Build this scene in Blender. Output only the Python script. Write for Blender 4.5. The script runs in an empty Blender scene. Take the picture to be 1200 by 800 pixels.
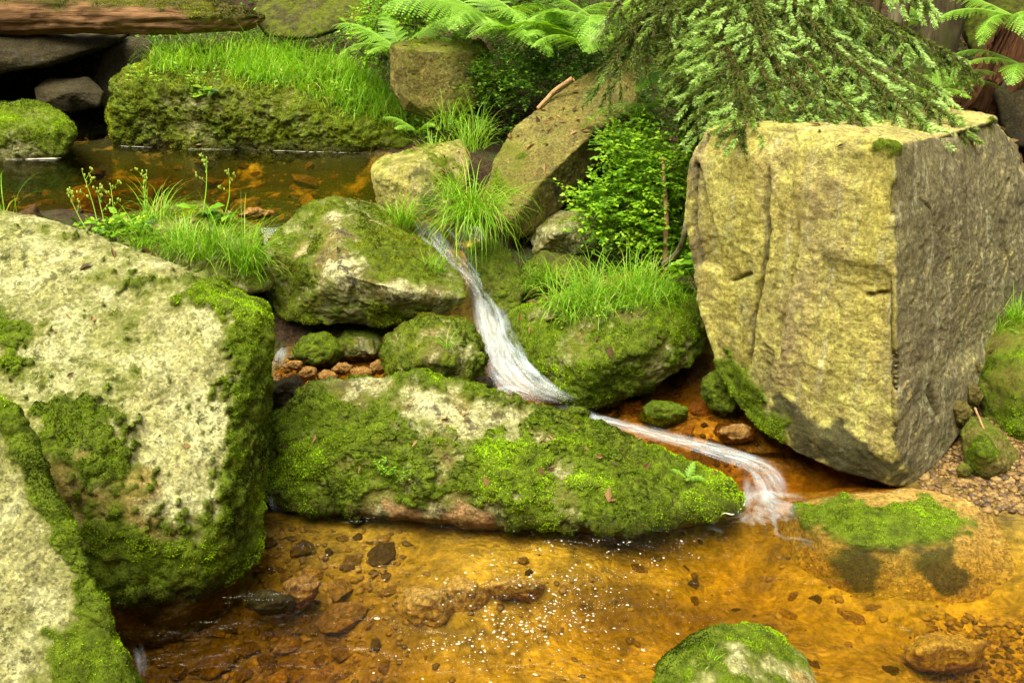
import bpy, bmesh, math, random
import numpy as np
from mathutils import Vector

rng = np.random.default_rng(7)
random.seed(7)
SC = bpy.context.scene
COL = SC.collection

# ------------------------------------------------------------------ camera model
H, PITCH, FPX = 2.25, math.radians(21.0), 1167.0
CP, SP = math.cos(PITCH), math.sin(PITCH)

def ray(px, py):
    a, b = (px - 600.0) / FPX, (400.0 - py) / FPX
    return np.array([a, CP + b * SP, -SP + b * CP])

def P(px, py, y):
    d = ray(px, py)
    t = y / d[1]
    return np.array([d[0] * t, y, H + d[2] * t])

def PZ(px, py, z):
    d = ray(px, py)
    t = (z - H) / d[2]
    return np.array([d[0] * t, d[1] * t, z])

def project(V):
    x, y, z = V[:, 0], V[:, 1], V[:, 2] - H
    dep = y * CP - z * SP
    up = y * SP + z * CP
    return 600 + FPX * x / dep, 400 - FPX * up / dep, dep

# ------------------------------------------------------------------ noise
_pr = np.random.default_rng(11)
_perm = _pr.permutation(256).astype(np.int64)
_perm = np.concatenate([_perm, _perm, _perm])
_grad = _pr.normal(size=(256, 3))
_grad /= np.linalg.norm(_grad, axis=1)[:, None]

def pn(p):
    i = np.floor(p).astype(np.int64)
    f = p - i
    i &= 255
    u = f * f * f * (f * (f * 6 - 15) + 10)
    out = np.zeros(len(p))
    for dx in (0, 1):
        wx = u[:, 0] if dx else 1 - u[:, 0]
        for dy in (0, 1):
            wy = u[:, 1] if dy else 1 - u[:, 1]
            for dz in (0, 1):
                wz = u[:, 2] if dz else 1 - u[:, 2]
                h = _perm[_perm[_perm[(i[:, 0] + dx) & 255] + ((i[:, 1] + dy) & 255)] + ((i[:, 2] + dz) & 255)]
                g = _grad[h]
                out += wx * wy * wz * (g[:, 0] * (f[:, 0] - dx) + g[:, 1] * (f[:, 1] - dy) + g[:, 2] * (f[:, 2] - dz))
    return out * 1.6

def fbm(p, freq, octv=4, seed=0.0, rough=0.5):
    out = np.zeros(len(p)); a = 1.0; s = 0.0; q = p * freq + seed * 7.31
    for _ in range(octv):
        out += a * pn(q); s += a; a *= rough; q = q * 2.03 + 3.7
    return out / s

def sstep(a, b, x):
    t = np.clip((x - a) / (b - a), 0, 1)
    return t * t * (3 - 2 * t)

# ------------------------------------------------------------------ mesh helpers
def mk_mesh(name, V, F, attrs=None, mats=(), uv=None, smooth=True, midx=None):
    V = np.asarray(V, dtype=np.float32); F = np.asarray(F, dtype=np.int32)
    me = bpy.data.meshes.new(name)
    k = F.shape[1]
    me.vertices.add(len(V)); me.vertices.foreach_set('co', V.ravel())
    me.loops.add(F.size); me.loops.foreach_set('vertex_index', F.ravel())
    me.polygons.add(len(F)); me.polygons.foreach_set('loop_start', np.arange(0, F.size, k, dtype=np.int32))
    if midx is not None:
        me.polygons.foreach_set('material_index', np.asarray(midx, dtype=np.int32))
    me.polygons.foreach_set('use_smooth', np.full(len(F), smooth, dtype=bool))
    for n, a in (attrs or {}).items():
        at = me.attributes.new(n, 'FLOAT', 'POINT')
        at.data.foreach_set('value', np.asarray(a, dtype=np.float32))
    if uv is not None:
        l = me.uv_layers.new(name='UVMap')
        l.data.foreach_set('uv', np.asarray(uv, dtype=np.float32)[F.ravel()].ravel())
    for m in mats:
        me.materials.append(m)
    me.update(calc_edges=True)
    return me

def link(name, me, parent=None, loc=None):
    o = bpy.data.objects.new(name, me)
    COL.objects.link(o)
    if loc is not None: o.location = loc
    if parent is not None: o.parent = parent
    return o

def tag(o, label=None, cat=None, group=None, kind=None):
    if label: o['label'] = label
    if cat: o['category'] = cat
    if group: o['group'] = group
    if kind: o['kind'] = kind
    return o

def empty(name, loc):
    o = bpy.data.objects.new(name, None); COL.objects.link(o); o.location = loc
    o.empty_display_size = 0.05
    return o

def copy_tree(o, loc=None, rot=None, scale=None, parent=None):
    c = o.copy(); COL.objects.link(c)
    if parent is not None: c.parent = parent
    for ch in list(o.children): copy_tree(ch, parent=c)
    if loc is not None: c.location = loc
    if rot is not None: c.rotation_euler = rot
    if scale is not None: c.scale = scale if hasattr(scale, '__len__') else (scale,) * 3
    return c

# icosphere hierarchy
def _ico():
    t = (1 + 5 ** .5) / 2
    v = np.array([(-1, t, 0), (1, t, 0), (-1, -t, 0), (1, -t, 0), (0, -1, t), (0, 1, t), (0, -1, -t), (0, 1, -t), (t, 0, -1), (t, 0, 1), (-t, 0, -1), (-t, 0, 1)], float)
    f = np.array([(0, 11, 5), (0, 5, 1), (0, 1, 7), (0, 7, 10), (0, 10, 11), (1, 5, 9), (5, 11, 4), (11, 10, 2), (10, 7, 6), (7, 1, 8), (3, 9, 4), (3, 4, 2), (3, 2, 6), (3, 6, 8), (3, 8, 9), (4, 9, 5), (2, 4, 11), (6, 2, 10), (8, 6, 7), (9, 8, 1)])
    return v / np.linalg.norm(v, axis=1)[:, None], f
def _edges(F):
    e = np.sort(np.concatenate([F[:, [0, 1]], F[:, [1, 2]], F[:, [2, 0]]]), axis=1)
    return np.unique(e, axis=0, return_inverse=True)
LV = []
_v, _f = _ico()
for _l in range(8):
    e, inv = _edges(_f); inv = inv.ravel()
    LV.append((_v, _f, e))
    n, m = len(_v), len(_f)
    a, b, c = n + inv[:m], n + inv[m:2 * m], n + inv[2 * m:]
    nf = np.concatenate([np.stack([_f[:, 0], a, c], 1), np.stack([_f[:, 1], b, a], 1), np.stack([_f[:, 2], c, b], 1), np.stack([a, b, c], 1)])
    nv = np.concatenate([_v, (_v[e[:, 0]] + _v[e[:, 1]])])
    _v = nv / np.linalg.norm(nv, axis=1)[:, None]; _f = nf
# levels: index 0..7 ; 5 -> 10242 verts, 6 -> 40962, 7 -> 163842

def lap(V, E, it, lam=0.5):
    n = len(V)
    i = np.concatenate([E[:, 0], E[:, 1]]); j = np.concatenate([E[:, 1], E[:, 0]])
    deg = np.bincount(i, minlength=n)
    for _ in range(it):
        acc = np.stack([np.bincount(i, weights=V[j, k], minlength=n) for k in range(3)], 1) / deg[:, None]
        V = V + lam * (acc - V)
    return V

def vnormals(V, F):
    fn = np.cross(V[F[:, 1]] - V[F[:, 0]], V[F[:, 2]] - V[F[:, 0]])
    N = np.stack([np.bincount(F.ravel(), weights=np.repeat(fn[:, k], 3), minlength=len(V)) for k in range(3)], 1)
    return N / (np.linalg.norm(N, axis=1)[:, None] + 1e-12), fn

def hull_planes(q):
    bm = bmesh.new()
    for p in q: bm.verts.new(p)
    bmesh.ops.convex_hull(bm, input=bm.verts[:])
    fs = [f for f in bm.faces]
    bmesh.ops.recalc_face_normals(bm, faces=fs)
    out = []
    for f in bm.faces:
        nn = f.normal; d = nn.dot(f.verts[0].co)
        if d < 0: nn, d = -nn, -d
        if d > 1e-4: out.append((nn.x, nn.y, nn.z, d))
    bm.free()
    return np.array(out)

ROCKS = {}

class Rock: pass

def polyline_dist(V, pts):
    best = np.full(len(V), 1e9)
    for a, b in zip(pts[:-1], pts[1:]):
        ab = b - a; t = np.clip(((V - a) @ ab) / (ab @ ab + 1e-12), 0, 1)
        best = np.minimum(best, np.linalg.norm(V - (a + t[:, None] * ab), axis=1))
    return best

def pick_idx(V, N, px, py, tol=8):
    x, y, d = project(V)
    vd = V - np.array([0, 0, H])
    front = (N * vd).sum(1) < 0
    r = (x - px) ** 2 + (y - py) ** 2
    ok = front & (r < tol * tol)
    if not ok.any():
        r2 = np.where(front, r, 1e12); return int(np.argmin(r2))
    s = np.where(ok, d + np.sqrt(r) * 0.004, 1e9)
    return int(np.argmin(s))

def rock(key, name, pts, mat, level=6, smooth=6, seed=1, lump=0.03, lumpf=2.5, fine=0.006, finef=14, ridged=0.0,
         moss=None, patches=(), stain=(), dark=(), wet=None, cracks=(), moss_h=0.014, tuft=9000, tuft_h=0.012, mossmat=None,
         label=None, cat='boulder', group=None, parent=None, pre=None, bl=5, face_tone_fn=None, moss_fn=None, terr=.0):
    pts = np.array([np.asarray(p, float) for p in pts])
    lo, hi = pts.min(0), pts.max(0)
    c = (pts.mean(0) + (lo + hi) / 2) / 2; s = (hi - lo) / 2
    pl = hull_planes((pts - c) / s)
    bl = min(level, bl)
    U, F, E = LV[bl]
    r = np.full(len(U), 1e9)
    for a, b, cc, d in pl:
        dn = U @ np.array([a, b, cc])
        r = np.minimum(r, np.where(dn > 1e-3, d / np.maximum(dn, 1e-3), 1e9))
    V = (U * r[:, None]) * s + c
    V = lap(V, E, smooth)
    for l in range(bl, level):
        e = LV[l][2]
        V = np.concatenate([V, (V[e[:, 0]] + V[e[:, 1]]) / 2])
        V = lap(V, LV[l + 1][2], 2)
    F = LV[level][1]; E = LV[level][2]
    # compensate shrink
    N, _ = vnormals(V, F)
    if pre is not None: V = pre(V, N)
    d = lump * fbm(V, lumpf, 4, seed)
    if ridged: d += ridged * (0.5 - np.abs(fbm(V, lumpf * 1.7, 3, seed + 3)) * 2.2)
    d += fine * fbm(V, finef, 6, seed + 5, 0.66) + .0045 * fbm(V, 38, 3, seed + 6)
    V = V + N * d[:, None]
    if terr:
        qn = fbm(V, 2.6, 4, seed + 81, .6) * 5; fl_ = np.floor(qn); V = V + N * (terr * (fl_ + sstep(.3, .62, qn - fl_)))[:, None]
    N, _ = vnormals(V, F)
    crk = np.zeros(len(V))
    for line, w, depth in cracks:
        cp = np.array([V[pick_idx(V, N, *q)] for q in line])
        wob = 0.012 * np.stack([fbm(V, 9, 3, 31), fbm(V, 9, 3, 41), fbm(V, 9, 3, 51)], 1)
        dd = polyline_dist(V + wob, cp)
        g = np.exp(-(dd / w) ** 2)
        V = V - N * (depth * g)[:, None]
        if depth > 0: crk = np.maximum(crk, g)
    # masks
    def discs(base, ds):
        m = base.copy()
        for px, py, rp, st in ds:
            i = pick_idx(V, N, px, py); _, _, dep = project(V[i:i + 1])
            R = rp / FPX * dep[0]
            dd = np.linalg.norm(V + warp * min(R, .16) * 1.3 - V[i], axis=1) / R
            m = m + st * .85 * np.exp(-dd * dd * .9)
        return m
    warp = np.stack([fbm(V, 8, 3, 131), fbm(V, 8, 3, 141), fbm(V, 8, 3, 151)], 1)
    mo = dict(base=0.0, up=0.6, noise=0.9, freq=3.0, lo=0.35, hi=0.6)
    mo.update(moss or {})
    m = mo['base'] + mo['up'] * N[:, 2] + mo['noise'] * fbm(V, mo['freq'], 7, seed + 9, 0.66)
    m = discs(m, patches)
    m += 0.42 * fbm(V, 22, 4, seed + 13, .65)
    if moss_fn is not None: m = m + moss_fn(V, N)
    film = sstep(mo['lo'] - .62, mo['hi'] - .05, m)
    m = sstep(mo['lo'] - .04, mo['hi'] + .12, m)
    if moss is None: m *= 0; film *= 0
    if V[:, 2].min() < -.1: a_ = sstep(-.035, -.005, V[:, 2] + .02 * fbm(V, 12, 3, 7)); m = m * a_; film = film * (.3 + .7 * a_)
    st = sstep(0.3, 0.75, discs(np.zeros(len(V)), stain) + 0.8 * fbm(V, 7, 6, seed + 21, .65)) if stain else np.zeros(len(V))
    if face_tone_fn is not None: st = np.maximum(st, face_tone_fn(V, N))
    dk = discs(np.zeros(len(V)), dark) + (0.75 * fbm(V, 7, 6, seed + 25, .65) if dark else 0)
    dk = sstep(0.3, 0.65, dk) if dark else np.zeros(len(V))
    wt = np.zeros(len(V))
    if wet is not None:
        wt = sstep(wet + 0.07, wet + 0.01, V[:, 2] + 0.04 * fbm(V, 8, 3, seed + 27))
    # moss cushion relief
    cush = m * moss_h * (0.55 + 0.9 * fbm(V, 16, 3, seed + 15) + 0.6 * fbm(V, 5, 2, seed + 17))
    V = V + N * cush[:, None]
    N, fn = vnormals(V, F)
    org = np.array([V[:, 0].mean(), V[:, 1].mean(), V[:, 2].min()])
    me = mk_mesh(name, V - org, F, dict(moss=m, film=film, stain=st, dark=np.maximum(dk, crk ** 3 * 0.6), wet=wt), [mat])
    o = link(name, me, parent, Vector(org))
    if label: tag(o, label, cat, group)
    R = Rock(); R.V, R.N, R.F, R.o, R.org, R.m = V, N, F, o, org, m
    ROCKS[key] = R
    if moss is not None and tuft > 0:
        moss_tufts(o, V, N, F, fn, m, org, tuft, tuft_h, mossmat or MAT['moss'], seed)
    return R

def moss_tufts(o, V, N, F, fn, m, org, dens, h, mat, seed):
    r = np.random.default_rng(seed + 100)
    area = np.linalg.norm(fn, axis=1) / 2
    cen = V[F].mean(1)
    fN = fn / (2 * area[:, None] + 1e-12)
    vis = (fN * (cen - np.array([0, 0, H]))).sum(1) / np.linalg.norm(cen - np.array([0, 0, H]), axis=1)
    fm = m[F].mean(1)
    fm = np.where(fm > 0.12, fm ** 1.3, 0) * np.where(vis < 0.45, 1, 0.25)
    w = area * fm
    tot = w.sum()
    n = int(min(tot * dens * 1.25, 110000))
    if n < 30: return
    fi = r.choice(len(F), n, p=w / tot)
    a, b = r.random(n), r.random(n); sw = a + b > 1; a[sw], b[sw] = 1 - a[sw], 1 - b[sw]
    T = V[F[fi]]
    p = T[:, 0] + a[:, None] * (T[:, 1] - T[:, 0]) + b[:, None] * (T[:, 2] - T[:, 0])
    nn = fN[fi]
    d = nn + 0.55 * r.normal(size=(n, 3)) + np.array([0, 0, 0.25]); d /= np.linalg.norm(d, axis=1)[:, None]
    t = np.cross(d, r.normal(size=(n, 3))); t /= np.linalg.norm(t, axis=1)[:, None]
    cl = fbm(p, 9, 3, seed + 61)
    hh = h * .6 * (0.5 + 0.8 * r.random(n)) * (1 + 0.7 * cl) * (.45 + .55 * m[F[fi, 0]])
    ww = hh * 0.3 + .0006
    p0 = p - nn * 0.002
    A = p0 + t * ww[:, None]; B = p0 - t * ww[:, None]; C = p0 + d * hh[:, None]
    VV = np.stack([A, B, C], 1).reshape(-1, 3)
    FF = np.arange(n * 3).reshape(-1, 3)
    tint = np.clip(0.44 + 1.25 * fbm(p, 3.0, 5, seed + 71) + 0.25 * cl + 0.13 * r.normal(size=n) + .18 * fbm(p, 28, 2, seed + 73), 0, 1)
    dry = fbm(p, 6, 3, seed + 75) > .34; tint = np.where(dry & (r.random(n) < .5), -1.0, tint)
    brown = (tint < 0); tint = np.where(brown, .5, tint); tip = np.repeat(brown.astype(float), 3)
    me = mk_mesh('moss', VV - org, FF, dict(tint=np.repeat(tint, 3), tip=tip), [mat])
    link('moss', me, o)

# ------------------------------------------------------------------ materials
MAT = {}
class NT:
    def __init__(s, name):
        s.m = bpy.data.materials.new(name); s.m.use_nodes = True
        s.t = s.m.node_tree; s.t.nodes.clear()
        s.out = s.n('ShaderNodeOutputMaterial')
    def n(s, ty, **kw):
        nd = s.t.nodes.new(ty)
        for k, v in kw.items():
            if k.startswith('i_'):
                nd.inputs[k[2:].replace('_', ' ')].default_value = v
            else: setattr(nd, k, v)
        return nd
    def l(s, a, b): s.t.links.new(a, b)
    def attr(s, name): return s.n('ShaderNodeAttribute', attribute_name=name).outputs['Fac']
    def noise(s, vec, scale, detail=4, rough=0.6, dist=0.0):
        nd = s.n('ShaderNodeTexNoise'); nd.inputs['Scale'].default_value = scale; nd.inputs['Detail'].default_value = detail
        nd.inputs['Roughness'].default_value = rough; nd.inputs['Distortion'].default_value = dist
        s.l(vec, nd.inputs['Vector']); return nd.outputs['Fac']
    def ramp(s, fac, stops):
        nd = s.n('ShaderNodeValToRGB'); e = nd.color_ramp.elements
        while len(e) < len(stops): e.new(0.5)
        for el, (p, c) in zip(e, stops):
            el.position = p; el.color = (c, c, c, 1) if not hasattr(c, '__len__') else (*c, 1)
        s.l(fac, nd.inputs['Fac']); return nd.outputs['Color']
    def mix(s, fac, a, b, mode='MIX'):
        nd = s.n('ShaderNodeMix', data_type='RGBA', blend_type=mode)
        for v, i in ((fac, 0), (a, 6), (b, 7)):
            if isinstance(v, (int, float)): nd.inputs[i].default_value = v
            elif isinstance(v, tuple): nd.inputs[i].default_value = (*v, 1)
            else: s.l(v, nd.inputs[i])
        return nd.outputs[2]
    def math(s, op, a, b=0.0, c=None):
        nd = s.n('ShaderNodeMath', operation=op)
        for v, i in ((a, 0), (b, 1)) + (((c, 2),) if c is not None else ()):
            if isinstance(v, (int, float)): nd.inputs[i].default_value = v
            else: s.l(v, nd.inputs[i])
        return nd.outputs[0]
    def bump(s, h, strength, dist, normal=None):
        nd = s.n('ShaderNodeBump'); nd.inputs['Strength'].default_value = strength; nd.inputs['Distance'].default_value = dist
        s.l(h, nd.inputs['Height'])
        if normal is not None: s.l(normal, nd.inputs['Normal'])
        return nd.outputs['Normal']

def rock_mat(name, c1, c2, lichen, lichen_amt, spot=(0.05, 0.045, 0.03), spot_amt=0.42, mossc=(0.085, 0.118, 0.005), stainc=(0.42, 0.2, 0.05),
             streak=0.0, streakc=(0.3, 0.3, 0.25), grain=1.0, darkc=(0.022, 0.022, 0.012), green=0.0):
    t = NT(name)
    tc = t.n('ShaderNodeTexCoord').outputs['Object']
    big = t.noise(tc, 1.7, 6, .62, .5)
    mid = t.noise(tc, 9, 7, .7, .3)
    if streak:
        mpv = t.n('ShaderNodeMapping'); mpv.inputs['Scale'].default_value = (3.2, 3.2, .45); t.l(tc, mpv.inputs['Vector']); big = t.noise(mpv.outputs[0], 1.3, 6, .62, .3)
    col = t.mix(t.ramp(big, [(.36, 0.0), (.62, 1.0)]), c1, c2)
    col = t.mix(.8, col, t.ramp(mid, [(.28, .55), (.5, 1.0), (.72, 1.35)]), 'MULTIPLY')
    if green: col = t.mix(t.math('MULTIPLY', t.ramp(t.noise(tc, 3.3, 5, .65), [(.45, 0.0), (.65, 1.0)]), green), col, (.26, .29, .07))
    # lichen crust
    ln = t.noise(tc, 5.5, 11, .74, .5)
    lm = t.ramp(ln, [(.62 - lichen_amt * .4, 0.0), (.70 - lichen_amt * .4, 1.0)])
    col = t.mix(lm, col, lichen)
    # iron and algae staining and the block's face tone before the grain so that grain stays readable in it
    n2 = t.noise(tc, 46, 7, .75)
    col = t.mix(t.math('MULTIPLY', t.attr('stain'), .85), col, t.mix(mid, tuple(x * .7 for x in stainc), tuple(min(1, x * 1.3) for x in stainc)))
    if streak:
        mp = t.n('ShaderNodeMapping'); mp.inputs['Scale'].default_value = (9, 9, .7); t.l(tc, mp.inputs['Vector'])
        s1 = t.noise(mp.outputs['Vector'], 2.2, 9, .78)
        col = t.mix(t.math('MULTIPLY', t.ramp(s1, [(.54, 0.0), (.62, 1.0)]), streak), col, streakc)
        s2 = t.noise(mp.outputs['Vector'], .8, 5, .6)
        col = t.mix(streak, col, t.ramp(s2, [(.3, .5), (.5, 1.0), (.7, 1.25)]), 'MULTIPLY')
    # mineral grain
    v = t.n('ShaderNodeTexVoronoi'); v.inputs['Scale'].default_value = 110; t.l(tc, v.inputs['Vector'])
    col = t.mix(0.8 * grain, col, t.ramp(v.outputs['Color'], [(.1, 0.5), (.5, 1.0), (.9, 1.45)]), 'MULTIPLY')
    col = t.mix(0.9, col, t.ramp(n2, [(.3, .35), (.5, 1.0), (.7, 1.5)]), 'MULTIPLY')
    # black specks
    sn = t.noise(tc, 17, 10, .78)
    sn2 = t.noise(tc, 3.1, 4, .55)
    sm = t.math('MULTIPLY', t.ramp(sn, [(1 - spot_amt - .02, 0.0), (1 - spot_amt + .04, 1.0)]), t.ramp(sn2, [(.38, .25), (.6, 1.0)]))
    col = t.mix(sm, col, spot)
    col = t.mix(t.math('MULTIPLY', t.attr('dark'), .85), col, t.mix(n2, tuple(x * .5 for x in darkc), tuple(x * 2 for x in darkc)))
    fm = t.math('MULTIPLY', t.attr('film'), t.ramp(t.noise(tc, 13, 8, .75), [(.36, .1), (.56, .85)]))
    col = t.mix(fm, col, t.mix(n2, (.06, .072, .004), (.185, .215, .01)))
    mn = t.noise(tc, 24, 6, .7)
    mc = t.mix(t.ramp(mn, [(.35, 0.0), (.65, 1.0)]), tuple(x * .5 for x in mossc), tuple(x * 1.9 for x in mossc))
    col = t.mix(t.attr('moss'), col, mc)
    wet = t.attr('wet')
    col = t.mix(wet, col, t.mix(1.0, col, (0.4, 0.34, 0.24), 'MULTIPLY'))
    hb = t.math('ADD', t.math('MULTIPLY', n2, .6), t.math('MULTIPLY', t.noise(tc, 150, 4, .7), .25))
    hb = t.math('ADD', hb, t.math('MULTIPLY', sn, .7))
    nb = t.bump(hb, 1.0, .022)
    b = t.n('ShaderNodeBsdfPrincipled')
    t.l(col, b.inputs['Base Color']); t.l(nb, b.inputs['Normal'])
    t.l(t.math('SUBTRACT', .9, t.math('MULTIPLY', wet, .5)), b.inputs['Roughness'])
    b.inputs['Specular IOR Level'].default_value = .2
    t.l(b.outputs[0], t.out.inputs[0])
    return t.m

def leaf_mat(name, stops, transl=0.35, rough=0.5, hue_noise=0.0, spec=0.3, tipmix=None):
    t = NT(name)
    col = t.ramp(t.attr('tint'), stops)
    if tipmix:
        col = t.mix(t.math('MULTIPLY', t.attr('tip'), tipmix[1]), col, tipmix[0])
    b = t.n('ShaderNodeBsdfPrincipled'); t.l(col, b.inputs['Base Color']); b.inputs['Roughness'].default_value = rough
    b.inputs['Specular IOR Level'].default_value = spec
    tr = t.n('ShaderNodeBsdfTranslucent')
    t.l(t.mix(1.0, col, (1.25, 1.2, .6), 'MULTIPLY'), tr.inputs['Color'])
    mx = t.n('ShaderNodeMixShader'); mx.inputs[0].default_value = transl
    t.l(b.outputs[0], mx.inputs[1]); t.l(tr.outputs[0], mx.inputs[2])
    t.l(mx.outputs[0], t.out.inputs[0])
    return t.m

def bark_mat(name, c1, c2, sc=(30, 30, 4), bump=.6):
    t = NT(name)
    tc = t.n('ShaderNodeTexCoord').outputs['Object']
    mp = t.n('ShaderNodeMapping'); mp.inputs['Scale'].default_value = sc; t.l(tc, mp.inputs['Vector'])
    n1 = t.noise(mp.outputs[0], 1.0, 8, .7, .6)
    col = t.mix(t.ramp(n1, [(.35, 0.0), (.65, 1.0)]), c1, c2)
    col = t.mix(t.ramp(n1, [(.3, 1.0), (.4, 0.0)]), col, tuple(x * .25 for x in c1))
    col = t.mix(t.attr('moss'), col, (0.05, 0.065, .008))
    b = t.n('ShaderNodeBsdfPrincipled'); t.l(col, b.inputs['Base Color']); b.inputs['Roughness'].default_value = .9
    b.inputs['Specular IOR Level'].default_value = .15
    t.l(t.bump(n1, bump, .02), b.inputs['Normal'])
    t.l(b.outputs[0], t.out.inputs[0])
    return t.m

MAT['moss'] = leaf_mat('moss_green', [(0, (0.0172, 0.0322, 0.0015)), (0.3, (0.0644, 0.1074, 0.0023)), (0.6, (0.187, 0.2933, 0.0052)), (1, (0.4461, 0.6993, 0.0139))], .4, .8, spec=.06, tipmix=((.16, .085, .02), .8))
MAT['moss_olive'] = leaf_mat('moss_olive', [(0, (0.0246, 0.0258, 0.0021)), (0.3, (0.0833, 0.088, 0.0034)), (0.6, (0.2106, 0.2234, 0.0063)), (1, (0.4446, 0.5304, 0.0127))], .4, .8, spec=.06, tipmix=((.17, .09, .02), .8))
MAT['moss_dark'] = leaf_mat('moss_dark', [(0, (0.0133, 0.0262, 0.0022)), (0.4, (0.0442, 0.0847, 0.0033)), (0.7, (0.1105, 0.1925, 0.0055)), (1, (0.2431, 0.4158, 0.011))], .35, .8, spec=.06)
MAT['grass'] = leaf_mat('grass_blade', [(0, (0.0972, 0.2035, 0.0079)), (0.5, (0.2268, 0.4579, 0.0149)), (0.85, (0.3672, 0.636, 0.0297)), (1, (0.4536, 0.4579, 0.099))], .4, .45)
MAT['fern'] = leaf_mat('fern_leaf', [(0, (.09, .2, .012)), (.5, (.22, .42, .03)), (1, (.36, .56, .08))], .4, .5)
MAT['leaf'] = leaf_mat('shrub_leaf', [(0, (0.044, 0.132, 0.0055)), (0.5, (0.198, 0.407, 0.0132)), (1, (0.44, 0.638, 0.033))], .4, .4)
MAT['leaf_dark'] = leaf_mat('undergrowth_leaf', [(0, (.025, .07, .005)), (.5, (.08, .19, .009)), (1, (.2, .36, .02))], .35, .4)
MAT['needle'] = leaf_mat('spruce_needle', [(0, (.05, .07, .012)), (.35, (.15, .19, .03)), (.7, (.29, .44, .09)), (1, (.54, .72, .28))], .42, .5)
MAT['twig'] = bark_mat('twig_bark', (.06, .038, .016), (.14, .09, .04))
MAT['bark'] = bark_mat('grey_bark', (.10, .085, .045), (.24, .2, .11))
MAT['dark_bark'] = bark_mat('dark_bark', (.035, .027, .013), (.10, .078, .036), (22, 22, 5), 1.0)
MAT['stick'] = bark_mat('pale_stick', (.3, .17, .07), (.42, .28, .13))
MAT['rotten'] = bark_mat('rotten_wood', (.085, .042, .018), (.30, .16, .07), (1.8, 38, 38), 1.0)
MAT['rotten_up'] = bark_mat('rotten_stump_wood', (.04, .018, .008), (.15, .062, .024), (55, 55, 6), 1.0)

MAT['pale'] = rock_mat('pale_granite', (.38, .355, .14), (.30, .285, .105), (.48, .465, .215), .36, spot_amt=.455, spot=(.05, .055, .008), stainc=(.34, .22, .06), green=.3)
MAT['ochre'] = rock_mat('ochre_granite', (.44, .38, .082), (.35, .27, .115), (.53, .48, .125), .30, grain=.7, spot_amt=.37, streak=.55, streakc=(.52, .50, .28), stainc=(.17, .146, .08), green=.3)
MAT['mossy'] = rock_mat('mossy_granite', (.20, .16, .045), (.13, .105, .03), (.47, .445, .22), .40, spot_amt=.46, stainc=(.42, .24, .10))
MAT['brown'] = rock_mat('brown_granite', (.17, .135, .03), (.115, .088, .02), (.26, .22, .055), .22, spot_amt=.43, green=.2)
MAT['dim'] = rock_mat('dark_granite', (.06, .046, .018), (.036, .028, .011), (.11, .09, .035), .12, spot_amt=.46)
MAT['gold'] = rock_mat('stream_stained_granite', (.46, .28, .065), (.34, .2, .04), (.5, .35, .1), .2, spot_amt=.40, spot=(.06, .035, .01))
MAT['cobble'] = rock_mat('stained_cobble', (.34, .18, .04), (.22, .11, .03), (.42, .27, .09), .2, spot_amt=.38, spot=(.06, .035, .01))

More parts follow.
